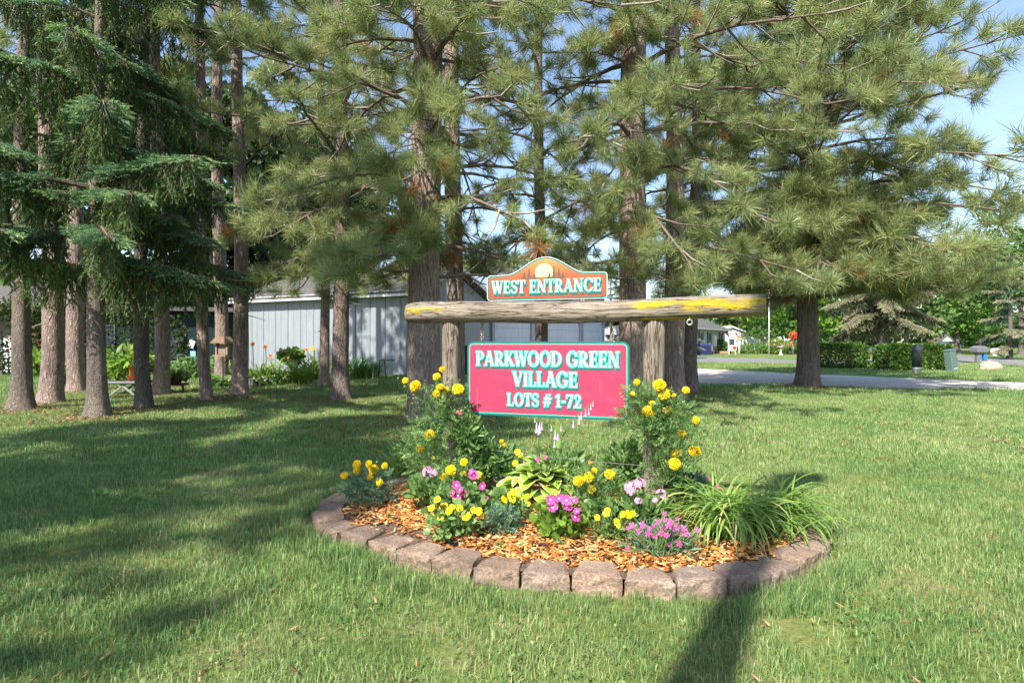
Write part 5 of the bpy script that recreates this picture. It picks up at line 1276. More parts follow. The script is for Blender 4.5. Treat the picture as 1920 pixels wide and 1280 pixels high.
x, y = P_(270, 767); spruce('smooth grey spruce trunk left of the slender bare pine', x, y, .155, 14, 4.2, 2.6, 133, (-.003, 0), .46, bark='bark_grey', flare=.25, limbs=((3.9, 1.6, -1, 2.6, .32, .06), (3.3, 2, .2, 2.4, .3, .05), (4.6, 2, -.4, 2.4, .3, .1)), dens=.85)
# trees outside the frame whose shade falls across the lawn
pine('shading pine left of the viewer', -8.75, -1.4, .26, 17.5, 4.2, 3.4, 141, (0, 0), .55, .40, group='shade pines beside the viewer', nsub=8, dead=0, keep_out=1.0)
pine('shading pine farther left of the lawn', -11.2, 0.8, .26, 11.5, 3.2, 3.1, 142, (0, 0), .54, .42, group='shade pines beside the viewer', nsub=8, dead=0, keep_out=1.0)
pine('shading pine behind the viewer', -10.7, -5.6, .26, 20, 5.0, 3.4, 144, (0, 0), .55, .45, group='shade pines beside the viewer', nsub=7, dead=0, keep_out=1.0)
# utility pole behind the viewer: its shadow crosses the flower bed
pc = Vector((-2.86, -3.6, 0)); up_ = thing('utility_pole', 'tall wooden utility pole with a grey drum added to widen its shadow, unseen behind the viewer', 'utility pole', pc)
g = Geo(); g.tube([pc, pc+Vector((0, 0, 6.2)), pc+Vector((0, 0, 7.2)), pc+Vector((0, 0, 8.2)), pc+Vector((0, 0, 12.0))], [.24, .20, .15, .12, .10], 16); part('pole', g, M['pole_wood'], up_, True)
g = Geo(); g.lathe([(.17, 0), (.20, .06), (.20, .68), (.16, .76)], pc+Vector((-SUN_DIR.y, SUN_DIR.x, 0))*(-.30)+Vector((0, 0, 6.05)), 16); part('transformer', g, M['grey_box'], up_, True)  # unseen grey drum, added to widen the pole's shadow in the foreground
g = Geo(); g.box(pc+Vector((0, 0, 11.7)), (.5, .14, .55)); part('top_bracket', g, M['pole_wood'], up_)

# backdrop woods at the left
for i, (px, Y, Ht, Rx, mt, lab) in enumerate(((20, 36, 22, 5.0, 'leaf_mid', 'tall leafy tree showing light green at the far left top'), (110, 40, 22, 5.0, 'leaf_bright', 'light green tree behind the left spruces'), (215, 37, 21, 4.4, 'leaf_dark', 'dark tree above the teal mobile home'), (310, 39, 22, 4.6, 'leaf_mid', 'mid green tree behind the bare pine trunks'), (400, 37, 20, 4.2, 'leaf_dark', 'dark tree between the bare pine trunks'), (490, 38, 19, 5.0, 'leaf_dark', 'dark tree rising left behind the garage roof'), (575, 40, 17, 5.0, 'leaf_dark', 'dark tree rising behind the garage ridge'), (650, 42, 13, 4.2, 'leaf_dark', 'shorter green tree right of the garage ridge'))):
    c = at(px, 640, Y); broadleaf(lab, c.x, c.y, .28, Ht, 1.2, Rx, 200+i, mt, .42, 9000, group='trees behind the garage')
# far trees to the right
far = [(1440, 84, 17, 5.0, 'leaf_bright', 'bright green tree behind the flagpole'), (1500, 92, 15, 5, 'leaf_mid', 'green tree between flagpole and broad pine'), (1385, 104, 9, 4, 'leaf_mid', 'small green tree above the white house roof'), (1795, 74, 13.5, 5.0, 'leaf_bright', 'bright green round tree above the warning sign'), (1835, 82, 13, 4.5, 'leaf_mid', 'green tree across the road left of the white mailbox'), (1915, 60, 17, 4.2, 'leaf_mid', 'tall tree at the right edge of the view'), (1700, 66, 9.5, 4.5, 'leaf_mid', 'green tree behind the tan spruce'), (1590, 70, 11, 4.5, 'leaf_bright', 'light green tree behind the dark hedge'), (1640, 88, 12, 5, 'leaf_mid', 'darker green tree far behind the tan spruce')]
for i, (px, Y, Ht, Rx, mt, lab) in enumerate(far):
    c = at(px, 640, Y); broadleaf(lab, c.x, c.y, .3, Ht, 1.6, Rx, 230+i, mt, .5, 4600, group='leafy trees beyond the driveway')
for i in range(26):
    px = -100+i*88+rn.uniform(-30, 30); Y = rn.uniform(125, 160); c = at(px, 640, Y)
    broadleaf('distant tree in the line closing the horizon', c.x, c.y, .3, rn.uniform(8, 13), -1.0, rn.uniform(6.5, 9), 260+i, rn.choice(('leaf_mid', 'leaf_dark', 'leaf_mid')), 1.25, 2200, group='distant treeline', name='distant_tree', nclump=22)
c = at(1146, 640, 52); spruce('silvery blue spruce at the far end of the garage', c.x, c.y, .16, 8.5, .3, 2.6, 301, (0, 0), .40, ('blue_spruce', 'blue_spruce'), flare=.2, hang=0, group='spruces far behind', twl=.42, dens=.45)
c = at(1287, 640, 49); spruce('small blue spruce before the grey house', c.x, c.y, .1, 5.6, .3, 1.7, 302, (0, 0), .35, ('blue_spruce', 'blue_spruce'), flare=.2, hang=0, group='spruces far behind', twl=.38, dens=.5)
c = gr(1656, 686); spruce('tan old spruce with drooping boughs between the hedges', c.x, c.y, .27, 11.5, 2.4, 3.9, 303, (0, 0), .22, ('spruce_tan', 'spruce_tan'), 'bark_grey', .3, 1.0, group='spruces far behind', twl=.36, dens=.7)
c = gr(1641, 683); spruce('thin pale trunked spruce just left of the tan one', c.x, c.y, .16, 9.5, 3.0, 2.6, 304, (0, 0), .34, ('spruce_tan', 'spruce_tan'), 'bark_grey', .2, .7, group='spruces far behind', twl=.40, dens=.42)
c = at(1893, 640, 47); spruce('grey green spruce at the right edge across the road', c.x, c.y, .2, 8.5, .9, 3.0, 305, (0, 0), .40, ('spruce_tan', 'spruce'), 'bark_grey', .2, .5, group='spruces far behind', twl=.45, dens=.42)
# ------------------------------------------------------------------ garden plants
def pinnate(n, rng):
    V = []; Fc = []; k = 0
    V += [[-.012, 0, 0], [.012, 0, 0], [0, -.04, 1.0]]; Fc += [[0, 1, 2]]; k = 3
    for i in range(n):
        z = .18+.75*i/(n-1); l = .42*(1-.45*abs(z-.45)); dr = -.10*z*z
        for s in (-1, 1):
            b = np.array([0, dr, z]); t = b+np.array([s*l*.85, .05, l*.45]); m = b+np.array([s*l*.45, .10, l*.12]); m2 = b+np.array([s*l*.40, .03, l*.40])
            V += [b.tolist(), m.tolist(), t.tolist(), m2.tolist()]; Fc += [[k, k+1, k+2], [k, k+2, k+3]]; k += 4
    V += [[0, -.04, .9], [-.09, .03, 1.08], [0, -.10, 1.35], [.09, .03, 1.08]]; Fc += [[k, k+1, k+2], [k, k+2, k+3]]
    return np.array(V, float), np.array(Fc), np.zeros(len(V))
def lance(w, bend, rng=None):
    zs = np.array([0, .35, .7, 1.0]); ws = np.array([.25, 1, .8, 0])*w; V = []; 
    for z, a in zip(zs, ws): V += [[-a, bend*z*z, z], [a, bend*z*z, z]]
    Fc = []
    for i in range(3): Fc += [[2*i, 2*i+1, 2*i+3], [2*i, 2*i+3, 2*i+2]]
    return np.array(V, float), np.array(Fc), np.repeat([-.08, 0, .03, .06], 2)
PINN = [pinnate(4, None), pinnate(3, None), pinnate(5, None)]
LANCE = [lance(.14, -.25), lance(.12, .2), lance(.16, -.5)]
ROUND = [(np.array([[0, 0, 0], [-.45, .1, .25], [-.42, .05, .75], [0, -.12, 1.0], [.42, .05, .75], [.45, .1, .25], [0, 0, .5]]), np.array([[6, 0, 1], [6, 1, 2], [6, 2, 3], [6, 3, 4], [6, 4, 5], [6, 5, 0]]), np.zeros(7))]
THIN = [lance(.05, -.2), lance(.045, .15), lance(.06, -.45)]
def foliage(root, cl, n, size, units, mat, seed, up=.5, name='foliage', base=.5):
    """leaves through a list of ellipsoids (centre, rx, ry, rz)"""
    rng = R(seed); n = int(n*1.35); size = size*1.75; tot = sum(c[1]*c[2]*c[3] for c in cl); PP = []; DD = []
    for c, rx, ry, rz in cl:
        k = max(4, int(n*rx*ry*rz/tot)); q = rng.normal(size=(k, 3)); q /= np.linalg.norm(q, axis=1, keepdims=True)
        r = rng.random((k, 1))**.45; PP.append(np.array(c)+q*r*np.array([rx, ry, rz])); DD.append(q*r+rng.normal(0, .45, (k, 3))+np.array([0, 0, up]))
    P = np.concatenate(PP); D = np.concatenate(DD); bb = bed_z_fast(P); P[:, 2] = np.maximum(P[:, 2], bb+.01)
    V, Fc, A = scatter(units, P, D, size*rng.uniform(.6, 1.3, len(P)), rng, base+rng.normal(0, .16, len(P)))
    return npart(name, V, Fc, M[mat], root, np.clip(A, 0, 1))
def orient(V, d, r, c, rng):
    X, Y, Z = frames(np.array([tuple(d)], float), rng); return np.array(tuple(c))+r*(V[:, 0:1]*X+V[:, 1:2]*Y+V[:, 2:3]*Z)
def u_marigold(rng):
    V = []; Fc = []; A = []; k = 0
    for j in range(6):
        th = math.radians(8+19*j); n = 4+4*j
        for i in range(n):
            a = 2*math.pi*(i+.5*(j % 2))/n+rng.uniform(-.15, .15); t2 = th+rng.uniform(-.08, .08); R_ = 1+rng.uniform(-.10, .12)
            o = np.array([math.sin(t2)*math.cos(a), math.sin(t2)*math.sin(a), .75*math.cos(t2)]); ta = np.array([-math.sin(a), math.cos(a), 0]); up = np.array([math.cos(t2)*math.cos(a), math.cos(t2)*math.sin(a), -.75*math.sin(t2)])
            w = .24; p = o*R_; b = o*.55
            V += [b-ta*w*.4, b+ta*w*.4, p+ta*w-up*.05+o*rng.uniform(-.06, .06), p+up*.16+o*.05, p-ta*w-up*.05]; Fc += [[k, k+1, k+2], [k, k+2, k+3], [k, k+3, k+4]]; A += [.0, .0, .55, .75, .55]; k += 5
    for j in range(5):
        for i in range(12):
            t2 = math.radians(4+24*j); a = 2*math.pi*i/12; V.append(np.array([math.sin(t2)*math.cos(a), math.sin(t2)*math.sin(a), .75*math.cos(t2)])*(.84+rng.uniform(-.04, .06))); A.append(.5+rng.uniform(-.3, .3))
    for j in range(4):
        for i in range(12): q = k+j*12; i2 = (i+1) % 12; Fc += [[q+i, q+12+i, q+12+i2], [q+i, q+12+i2, q+i2]]
    return np.array(V), np.array(Fc), np.array(A)
def u_petals(n, w, rng, cup=.25, notch=.0, eye=.0, mid=.5, lift=0.0):
    V = [[0, 0, lift]]; A = [eye]; Fc = []; k = 1
    for i in range(n):
        a = 2*math.pi*i/n+rng.uniform(-.08, .08); c, s = math.cos(a), math.sin(a)
        for (r, t) in ((.22, 0), (.6, -w), (1.0, -w*.75), (1.0-notch, 0), (1.0, w*.75), (.6, w)):
            x = r*math.cos(t); y = r*math.sin(t)*1.0; z = cup*r*r+rng.uniform(-.05, .05)*(r > .5)
            V.append([x*c-y*s, x*s+y*c, z]); A.append(.14 if r < .3 else mid+.25*(r > .9))
        q = k
        Fc += [[0, q+1, q], [0, q, q+5], [q, q+1, q+2], [q, q+2, q+3], [q, q+3, q+4], [q, q+4, q+5]]; k += 6
    return np.array(V, float), np.array(Fc), np.array(A)
def flower(root, kind, mat, p, r, d, seed, label=None, name='flower', age=0.0):
    rng = R(seed)
    if kind == 'marigold': V, Fc, A = u_marigold(rng); A = A*.25+.55
    elif kind == 'petunia': V, Fc, A = u_petals(5, .60, rng, .22, .02, 0, .45)
    elif kind == 'pansy': V, Fc, A = u_petals(5, .66, rng, .12, .0, .2, .6); A = np.maximum(A, .35)
    elif kind == 'dianthus': V, Fc, A = u_petals(5, .42, rng, .10, .12, .1, .6); A = np.maximum(A, .2)
    elif kind == 'cluster':
        S = []
        for i in range(18):
            q = rng.normal(size=3); q /= np.linalg.norm(q); q[2] = abs(q[2])*.8-.1; v, f, a = u_petals(5, .5, rng, .2, .03, .3, .6); S.append((orient(v, q+np.array([0, 0, .3]), .36, q*np.array([.75, .75, .6]), rng), f, np.maximum(a, .2)+rng.uniform(-.2, .2)))
        V, Fc, A = merge(*S)
    if kind in ('petunia', 'pansy'): V = V*np.array([1, 1, 1+3*max(0, -age)])*np.array([1-max(0, -age)*.6, 1, 1]) 
    if mat != 'pink': A = A+age
    V = orient(V, d, r, p, rng); o = npart(name, V, Fc, M[mat], root, np.clip(A, 0, 1))
    if label: o['label'] = label
    return o
FACE = Vector((-.15, -1, .75))
def fdir(rn): return FACE+Vector((rn.gauss(0, .35), rn.gauss(0, .2), rn.gauss(0, .3)))
def bedpt(px, py): # point on the mulch under a pixel
    z = .12
    for _ in range(4):
        p = gr(px, py, z); z = bz(p.x, p.y)
    return Vector((p.x, p.y, z))
def stems(root, base, heads, r=.004, mat='stem', spread=.05, seed=1, name='stems'):
    rn = random.Random(seed); g = Geo()
    for h in heads:
        b = base+Vector((rn.uniform(-spread, spread), rn.uniform(-spread, spread)*.6, -.02)); h = Vector(h); m = b.lerp(h, .55)+Vector((rn.uniform(-.03, .03), 0, .02)); g.tube([b, m, h-Vector((0, 0, .004))], [r*1.2, r, r*.8], 5, False)
    return part(name, g, M[mat], root, True)

def flowering(name, label, cat, base, Y, ell, nleaf, lsize, units, mat, heads, kind, hmat, hr, seed, group=None, up=.5, sr=.003, dirf=None):
    """heads: pixel positions; Y depth of the plant axis"""
    rn = random.Random(seed); root = thing(name, label, cat, base, group)
    cl = []
    for (px, py, wx, hy, dy) in ell:
        c = at(px, py, Y+dy); k = (Y+dy)/F; cl.append((tuple(c), wx*k/2, wx*k/2*.8, hy*k/2))
    foliage(root, cl, nleaf, lsize, units, mat, seed, up)
    hp = []
    for i, (px, py, rp) in enumerate(heads):
        c = at(px, py, Y-.06+rn.uniform(-.07, .05)); hp.append(c); flower(root, kind, hmat, c, rp*Y/F*hr*rn.uniform(.68, .98), (dirf or fdir)(rn), seed*100+i, age=rn.choice((0, 0, 0, -.12, .1, -.3)))
    if kind in ('marigold', 'pansy', 'dianthus'):
        gb = Geo(); bp = []
        for j in range(len(heads)//2+1):
            q = hp[rn.randrange(len(hp))]+Vector((rn.uniform(-.07, .07), rn.uniform(-.04, .04), rn.uniform(-.05, .03))); bp.append(q); u = .010 if kind == 'marigold' else .006
            gb.lathe([(.2*u, -u), (u, -.3*u), (.9*u, .6*u), (.3*u, 1.3*u)], q, 7)
        part('buds', gb, M['stem'], root, True); stems(root, base, bp, sr*.8, seed=seed+1, name='bud_stalks')
    stems(root, base, hp, sr, seed=seed); return root

# tall marigolds round the posts
bL = bedpt(822, 908); flowering('tall_marigold', 'tall yellow marigold climbing beside the left sign post', 'marigold', bL, 4.86,
    [(825, 760, 90, 80, 0), (815, 800, 100, 90, 0), (850, 745, 60, 70, .03), (790, 845, 90, 90, -.03), (775, 735, 34, 24, -.03), (812, 870, 110, 70, 0)], 640, .036, PINN, 'plant',
    [(760, 713, 7), (779, 723, 11), (829, 692, 8), (819, 706, 8), (825, 725, 8), (836, 731, 9), (819, 738, 9), (859, 729, 11), (806, 815, 11), (787, 840, 8), (812, 858, 6)], 'marigold', 'yellow', .98, 401, 'yellow marigolds in the bed')
bR = bedpt(1250, 950); flowering('tall_marigold', 'tallest yellow marigold wrapped round the right sign post', 'marigold', bR, 4.36,
    [(1230, 780, 110, 100, 0), (1215, 760, 90, 80, 0), (1195, 735, 40, 40, 0), (1262, 800, 90, 90, 0), (1265, 850, 80, 100, .02), (1250, 880, 80, 100, .02), (1282, 765, 50, 40, 0), (1195, 790, 70, 60, .05)], 900, .036, PINN, 'plant',
    [(1194, 716, 8), (1236, 722, 13), (1245, 738, 13), (1217, 770, 14), (1252, 769, 10), (1286, 731, 8), (1263, 741, 5), (1223, 755, 6), (1304, 787, 9), (1278, 812, 9), (1269, 848, 10), (1303, 845, 13), (1265, 869, 12), (1186, 738, 6)], 'marigold', 'yellow', .98, 402, 'yellow marigolds in the bed')
b = bedpt(690, 928); flowering('marigold', 'low yellow marigold clump at the left end of the bed', 'marigold', b, 4.75,
    [(690, 912, 100, 50, 0), (680, 925, 70, 40, -.03)], 330, .036, PINN, 'plant_blue',
    [(646, 891, 9), (669, 870, 9), (669, 882, 9), (692, 869, 10), (700, 880, 10), (693, 893, 10), (721, 873, 9), (712, 904, 8)], 'marigold', 'yellow', .95, 403, 'yellow marigolds in the bed')
b = bedpt(858, 925); flowering('marigold', 'yellow marigold clump in front of the left post base', 'marigold', b, 4.58,
    [(850, 905, 90, 60, 0), (870, 890, 60, 50, 0)], 260, .034, PINN, 'plant',
    [(845, 881, 12), (832, 894, 10), (870, 866, 10), (868, 890, 9), (896, 890, 8), (904, 895, 5)], 'marigold', 'yellow', .95, 404, 'yellow marigolds in the bed')
b = bedpt(1118, 945); flowering('marigold', 'yellow marigold clump right of the striped hosta', 'marigold', b, 4.36,
    [(1115, 915, 110, 70, 0), (1130, 930, 90, 60, -.02), (1095, 905, 50, 40, 0)], 400, .035, PINN, 'plant',
    [(1085, 901, 10), (1104, 894, 12), (1143, 889, 12), (1108, 917, 9), (1114, 882, 7)], 'marigold', 'yellow', .95, 405, 'yellow marigolds in the bed')
b = bedpt(942, 1000); foliage(thing('seedling_plant', 'ferny blue green flowerless plant at the middle of the mulch', 'plant', b), [(tuple(at(942, 982, b.y)), .085, .07, .065), (tuple(at(930, 972, b.y)), .05, .05, .05), (tuple(at(958, 975, b.y)), .05, .05, .05)], 260, .034, PINN, 'plant_blue', 406)
# pansies
b = bedpt(850, 1000); flowering('pansy', 'largest deep yellow pansy cluster at the left front of the mulch', 'pansy', b, 4.02,
    [(850, 972, 110, 60, 0), (835, 985, 70, 40, -.03), (880, 985, 60, 40, 0)], 330, .030, LANCE+ROUND, 'plant',
    [(820, 936, 8), (809, 952, 7), (832, 950, 9), (842, 958, 9), (826, 968, 9), (811, 968, 6), (862, 952, 7), (848, 950, 6), (875, 968, 9), (888, 956, 8), (898, 958, 9), (872, 972, 7), (903, 966, 5)], 'pansy', 'pansy', 1.12, 411, 'yellow pansies in the bed')
b = bedpt(965, 968); flowering('pansy', 'deep yellow pansy cluster just below the hosta', 'pansy', b, 4.24,
    [(965, 955, 70, 40, 0), (985, 962, 40, 30, -.02)], 170, .030, LANCE, 'plant',
    [(945, 936, 8), (957, 928, 9), (961, 935, 9), (975, 933, 5), (988, 930, 6), (976, 950, 6), (990, 944, 6), (962, 922, 7)], 'pansy', 'pansy', 1.1, 412, 'yellow pansies in the bed')
b = bedpt(1152, 1008); flowering('pansy', 'deep yellow pansy cluster left of the magenta dianthus', 'pansy', b, 3.92,
    [(1150, 990, 80, 42, 0), (1135, 995, 50, 30, 0)], 200, .030, LANCE, 'plant',
    [(1120, 970, 7), (1139, 957, 8), (1137, 962, 7), (1156, 978, 8), (1168, 964, 7), (1178, 964, 8), (1187, 963, 7), (1160, 985, 5)], 'pansy', 'pansy', 1.1, 413, 'yellow pansies in the bed')
# petunias and other pink flowers
b = bedpt(1050, 1000); flowering('petunia', 'bright pink petunia mound at the centre front', 'petunia', b, 4.0,
    [(1050, 968, 90, 60, 0), (1050, 985, 80, 40, -.02)], 260, .034, ROUND, 'lime',
    [(1032, 936, 10), (1048, 934, 11), (1062, 937, 10), (1076, 938, 10), (1036, 951, 11), (1064, 951, 11), (1070, 962, 12), (1040, 970, 10), (1078, 968, 11), (1030, 943, 8), (1066, 977, 6), (1055, 944, 9), (1081, 958, 8)], 'petunia', 'pink', 1.1, 421, 'pink petunias in the bed')
b = bedpt(870, 950); flowering('petunia', 'bright pink petunia patch below the left marigolds', 'petunia', b, 4.38,
    [(870, 930, 80, 40, 0), (920, 940, 90, 30, .05), (800, 915, 80, 30, .2)], 300, .032, ROUND, 'plant',
    [(855, 909, 11), (858, 928, 13), (871, 930, 10), (862, 918, 8), (888, 891, 11), (904, 911, 9), (884, 884, 7), (849, 924, 7), (912, 935, 6)], 'petunia', 'pink', 1.1, 422, 'pink petunias in the bed')
b = bedpt(806, 925); flowering('geranium', 'mauve pink geranium left of the left post', 'geranium', b, 4.72,
    [(810, 912, 90, 40, 0)], 190, .036, ROUND, 'plant',
    [(803, 882, 13), (799, 893, 10), (812, 888, 9), (817, 882, 8)], 'cluster', 'mauve', 1.1, 423, 'pink geraniums in the bed', dirf=lambda r: Vector((0, -.5, 1)))
b = bedpt(1208, 985); flowering('geranium', 'pale pink geranium in front of the right post base', 'geranium', b, 4.16,
    [(1212, 965, 90, 50, 0), (1200, 955, 60, 40, 0)], 220, .042, ROUND, 'plant',
    [(1185, 912, 16), (1200, 904, 12), (1240, 924, 14), (1197, 937, 11), (1229, 937, 9), (1182, 922, 10)], 'cluster', 'mauve', 1.05, 424, 'pink geraniums in the bed', dirf=lambda r: Vector((0, -.5, 1)))
b = bedpt(1240, 1045); rn = random.Random(9); hd = [(1177, 990, 6), (1186, 985, 7), (1205, 984, 7), (1197, 996, 6), (1215, 1000, 8), (1228, 1003, 8), (1241, 990, 7), (1253, 985, 8), (1262, 992, 9), (1270, 985, 7), (1281, 990, 8), (1285, 999, 7), (1250, 1003, 7), (1240, 1000, 7), (1263, 1008, 6), (1225, 985, 6), (1233, 978, 6), (1247, 974, 7), (1258, 978, 6), (1270, 972, 5), (1213, 1027, 9), (1254, 1019, 8), (1273, 1019, 8), (1235, 1025, 6), (1308, 993, 6), (1176, 1027, 5), (1272, 1000, 6), (1290, 1003, 6), (1218, 990, 6), (1246, 962, 6)]
flowering('dianthus', 'spreading magenta dianthus left of the big daylily', 'dianthus', b, 3.74, [(1205, 1030, 80, 50, 0), (1265, 1032, 90, 56, 0), (1240, 1010, 120, 50, .05)], 760, .040, THIN, 'plant_blue', hd, 'dianthus', 'magenta', 1.05, 425)
# small plants at the back of the bed
for i, (px, py, Y, w, h, lab, mt, un, ls) in enumerate(((900, 862, 5.0, 70, 90, 'dense lance leaved snapdragon right of the left post', 'plant', LANCE, .05), (925, 868, 5.1, 110, 60, 'leafy green snapdragon clump behind the hosta', 'plant', LANCE, .055), (1168, 868, 4.75, 70, 80, 'lance leaved snapdragon left of the right post', 'plant', LANCE, .055), (1055, 875, 5.0, 120, 40, 'low broad leaved plant behind the marigold', 'plant', LANCE, .055), (880, 815, 4.92, 50, 60, 'dark snapdragon with pink buds against the left post', 'plant', LANCE, .045), (1290, 925, 4.6, 70, 60, 'grey green ragged foliage beside the right post', 'plant_blue', LANCE, .06), (1130, 955, 4.2, 60, 26, 'small creeping green plant under the marigold', 'plant', ROUND, .03))):
    c = at(px, py, Y); root = thing('leafy_plant', lab, 'plant', (c.x, c.y, bz(c.x, c.y)), 'leafy plants at the back of the bed'); k = Y/F
    foliage(root, [(tuple(c), w*k/2, w*k/2*.7, h*k/2), (tuple(c-Vector((0, 0, h*k*.25))), w*k/2*.8, w*k/2*.6, h*k*.3)], 300, ls, un, mt, 430+i, .7)
    hp = [c+Vector((random.Random(i*7+j).uniform(-1, 1)*w*k*.4, 0, h*k*.4)) for j in range(5)]; stems(root, Vector((c.x, c.y, bz(c.x, c.y))), hp, .003, seed=i)
    if i == 4:
        for j, (fx, fy) in enumerate(((858, 773), (866, 771), (862, 777))): flower(root, 'cluster', 'salmon', at(fx, fy, 4.85), .018, (0, -1, .3), 900+j)
    if i == 1:
        for j, (fx, fy, mt2, rr_) in enumerate(((941, 827, 'yellow', .024), (946, 834, 'yellow', .022), (970, 847, 'pansy', .028), (975, 852, 'pansy', .022), (966, 868, 'yellow', .028))): flower(root, 'cluster' if j < 2 else 'pansy', mt2, at(fx, fy, 4.95), rr_, (0, -1, .4), 910+j)
        stems(root, Vector((c.x, c.y, .1)), [at(943, 830, 4.97), at(956, 805, 5.0), at(972, 850, 4.97)], .003, seed=50, name='flower_stalks')
    if i == 3:
        for j, (fx, fy, mt2, rr_) in enumerate(((1009, 861, 'pink', .02), (1022, 857, 'pink', .018), (1107, 868, 'orange_petal', .02))): flower(root, 'pansy', mt2, at(fx, fy, 4.95), rr_, (0, -1, .4), 920+j)
    if i == 5:
        for j, (fx, fy) in enumerate(((1287, 893), (1328, 897), (1345, 912), (1352, 916), (1376, 913))): flower(root, 'dianthus', 'magenta', at(fx, fy, 4.5), .016, (0, -1, .5), 930+j)
# hosta
hb = bedpt(1015, 930); ho = thing('hosta', 'broad leaved hosta with cream margins in the middle of the bed', 'hosta', hb)
rn = random.Random(31); Vs = []
nu, nv = 8, 6
for i in range(50):
    az = i*2.399+rn.uniform(-.3, .3); t = i/50; el = math.radians(70-62*t+rn.uniform(-8, 8)); L = .215+.085*rn.random(); wd = L*.35; stalk = .05+.12*t*rn.uniform(.8, 1.1)
    o = Vector((math.cos(az), math.sin(az), 0)); d0 = (o*math.cos(el)+Vector((0, 0, math.sin(el)))); st = hb+Vector((0, 0, .03))+d0*stalk*1.0+Vector((0, 0, .07*(1-t)))
    sd = Vector((-o.y, o.x, 0)); V = []; A = []
    for a in range(nu+1):
        s = a/nu; ang = el-s*1.25*(1-.3*t); 
        if a: pos = pos+(o*math.cos(ang)+Vector((0, 0, math.sin(ang))))*(L/nu)
        else: pos = st
        w = wd*(math.sin(math.pi*min(1, s**.72))**.8)*(1 if s < .98 else 0)+.001; up = Vector((-o.x*math.sin(ang), -o.y*math.sin(ang), math.cos(ang)))
        for b in range(nv+1):
            q = b/nv*2-1; wav = .010*math.sin(s*9+i)*abs(q)
            V.append(tuple(pos+sd*(q*w)+up*(abs(q)*w*.42+wav))); A.append(.94 if (abs(q) > .95 or s > .97) else (.74 if abs(q) > .6 and rn.random() < .22 else .42+.10*math.cos(q*9)))
    Fc = np.array([f for a in range(nu) for b in range(nv) for f in ((a*(nv+1)+b, a*(nv+1)+b+1, (a+1)*(nv+1)+b+1), (a*(nv+1)+b, (a+1)*(nv+1)+b+1, (a+1)*(nv+1)+b))])
    npart('leaf', np.array(V), Fc, M['hosta'], ho, np.array(A)+rn.uniform(-.06, .06), True)
gs = Geo()
def bells(ho, path, pts, seed):
    gs.tube(path, [.005, .004, .0035, .003][:len(path)], 5, False); rng = R(seed)
    for p, s in pts:
        best = min((a_.lerp(b_, t/10) for a_, b_ in zip(path, path[1:]) for t in range(11)), key=lambda q: (q-p).length); gs.tube([best, best.lerp(p, .6)+Vector((0, 0, .008)), p], [.002, .0016, .0014], 4, False)
    for j, (p, s) in enumerate(pts):
        g = Geo(); g.lathe([(.0015, 0), (.004, -.012), (.0055, -.030), (.009, -.046), (.010, -.048)], p, 7); g.v = [(p.x+(v[0]-p.x)*s+rn.uniform(-.001, .001), p.y+(v[1]-p.y)*s, p.z+(v[2]-p.z)*s) for v in g.v]; part('bell_flower', g, M['white_bell_plain'], ho, True)
M['white_bell_plain'] = plain('lilac_white_bells', (.37, .30, .38), .6, .2, .15, 30)
Yh = 4.42
b0 = hb+Vector((.02, 0, .1))
pA = [b0, at(1045, 835, Yh), at(1075, 785, Yh-.02), at(1115, 750, Yh-.05)]
bells(ho, pA, [(at(x_, y_, Yh-.05), s_) for x_, y_, s_ in ((1075, 787, 1.2), (1086, 779, 1.3), (1090, 772, 1.2), (1098, 767, 1.1), (1104, 764, 1.1), (1112, 752, .8), (1108, 757, .9))], 1)
pB = [b0, at(1030, 850, Yh), at(1038, 800, Yh), at(1040, 783, Yh)]
bells(ho, pB, [(at(x_, y_, Yh), s_) for x_, y_, s_ in ((1041, 806, 1.5), (1046, 808, 1.5), (1040, 822, 1.4), (1034, 797, .9), (1042, 796, .9), (1052, 797, .9))], 2)
pC = [b0, at(1012, 860, Yh), at(1008, 810, Yh), at(1007, 780, Yh)]
bells(ho, pC, [(at(x_, y_, Yh), s_) for x_, y_, s_ in ((1006, 792, 1.6), (1012, 792, 1.7), (1016, 790, 1.3), (1010, 798, 1.4), (1003, 782, .8))], 3)
pD = [b0, at(1070, 850, Yh), at(1090, 825, Yh), at(1100, 800, Yh)]; gs.tube(pD, [.004, .003, .003, .002], 5, False)
part('flower_stalks', gs, M['stem'], ho, True)
foliage(ho, [(tuple(at(1052, 822, Yh)), .02, .01, .03), (tuple(at(1085, 838, Yh)), .02, .01, .02), (tuple(at(1010, 845, Yh)), .02, .01, .03)], 9, .05, LANCE, 'lime', 77, .4, 'stalk_leaves')

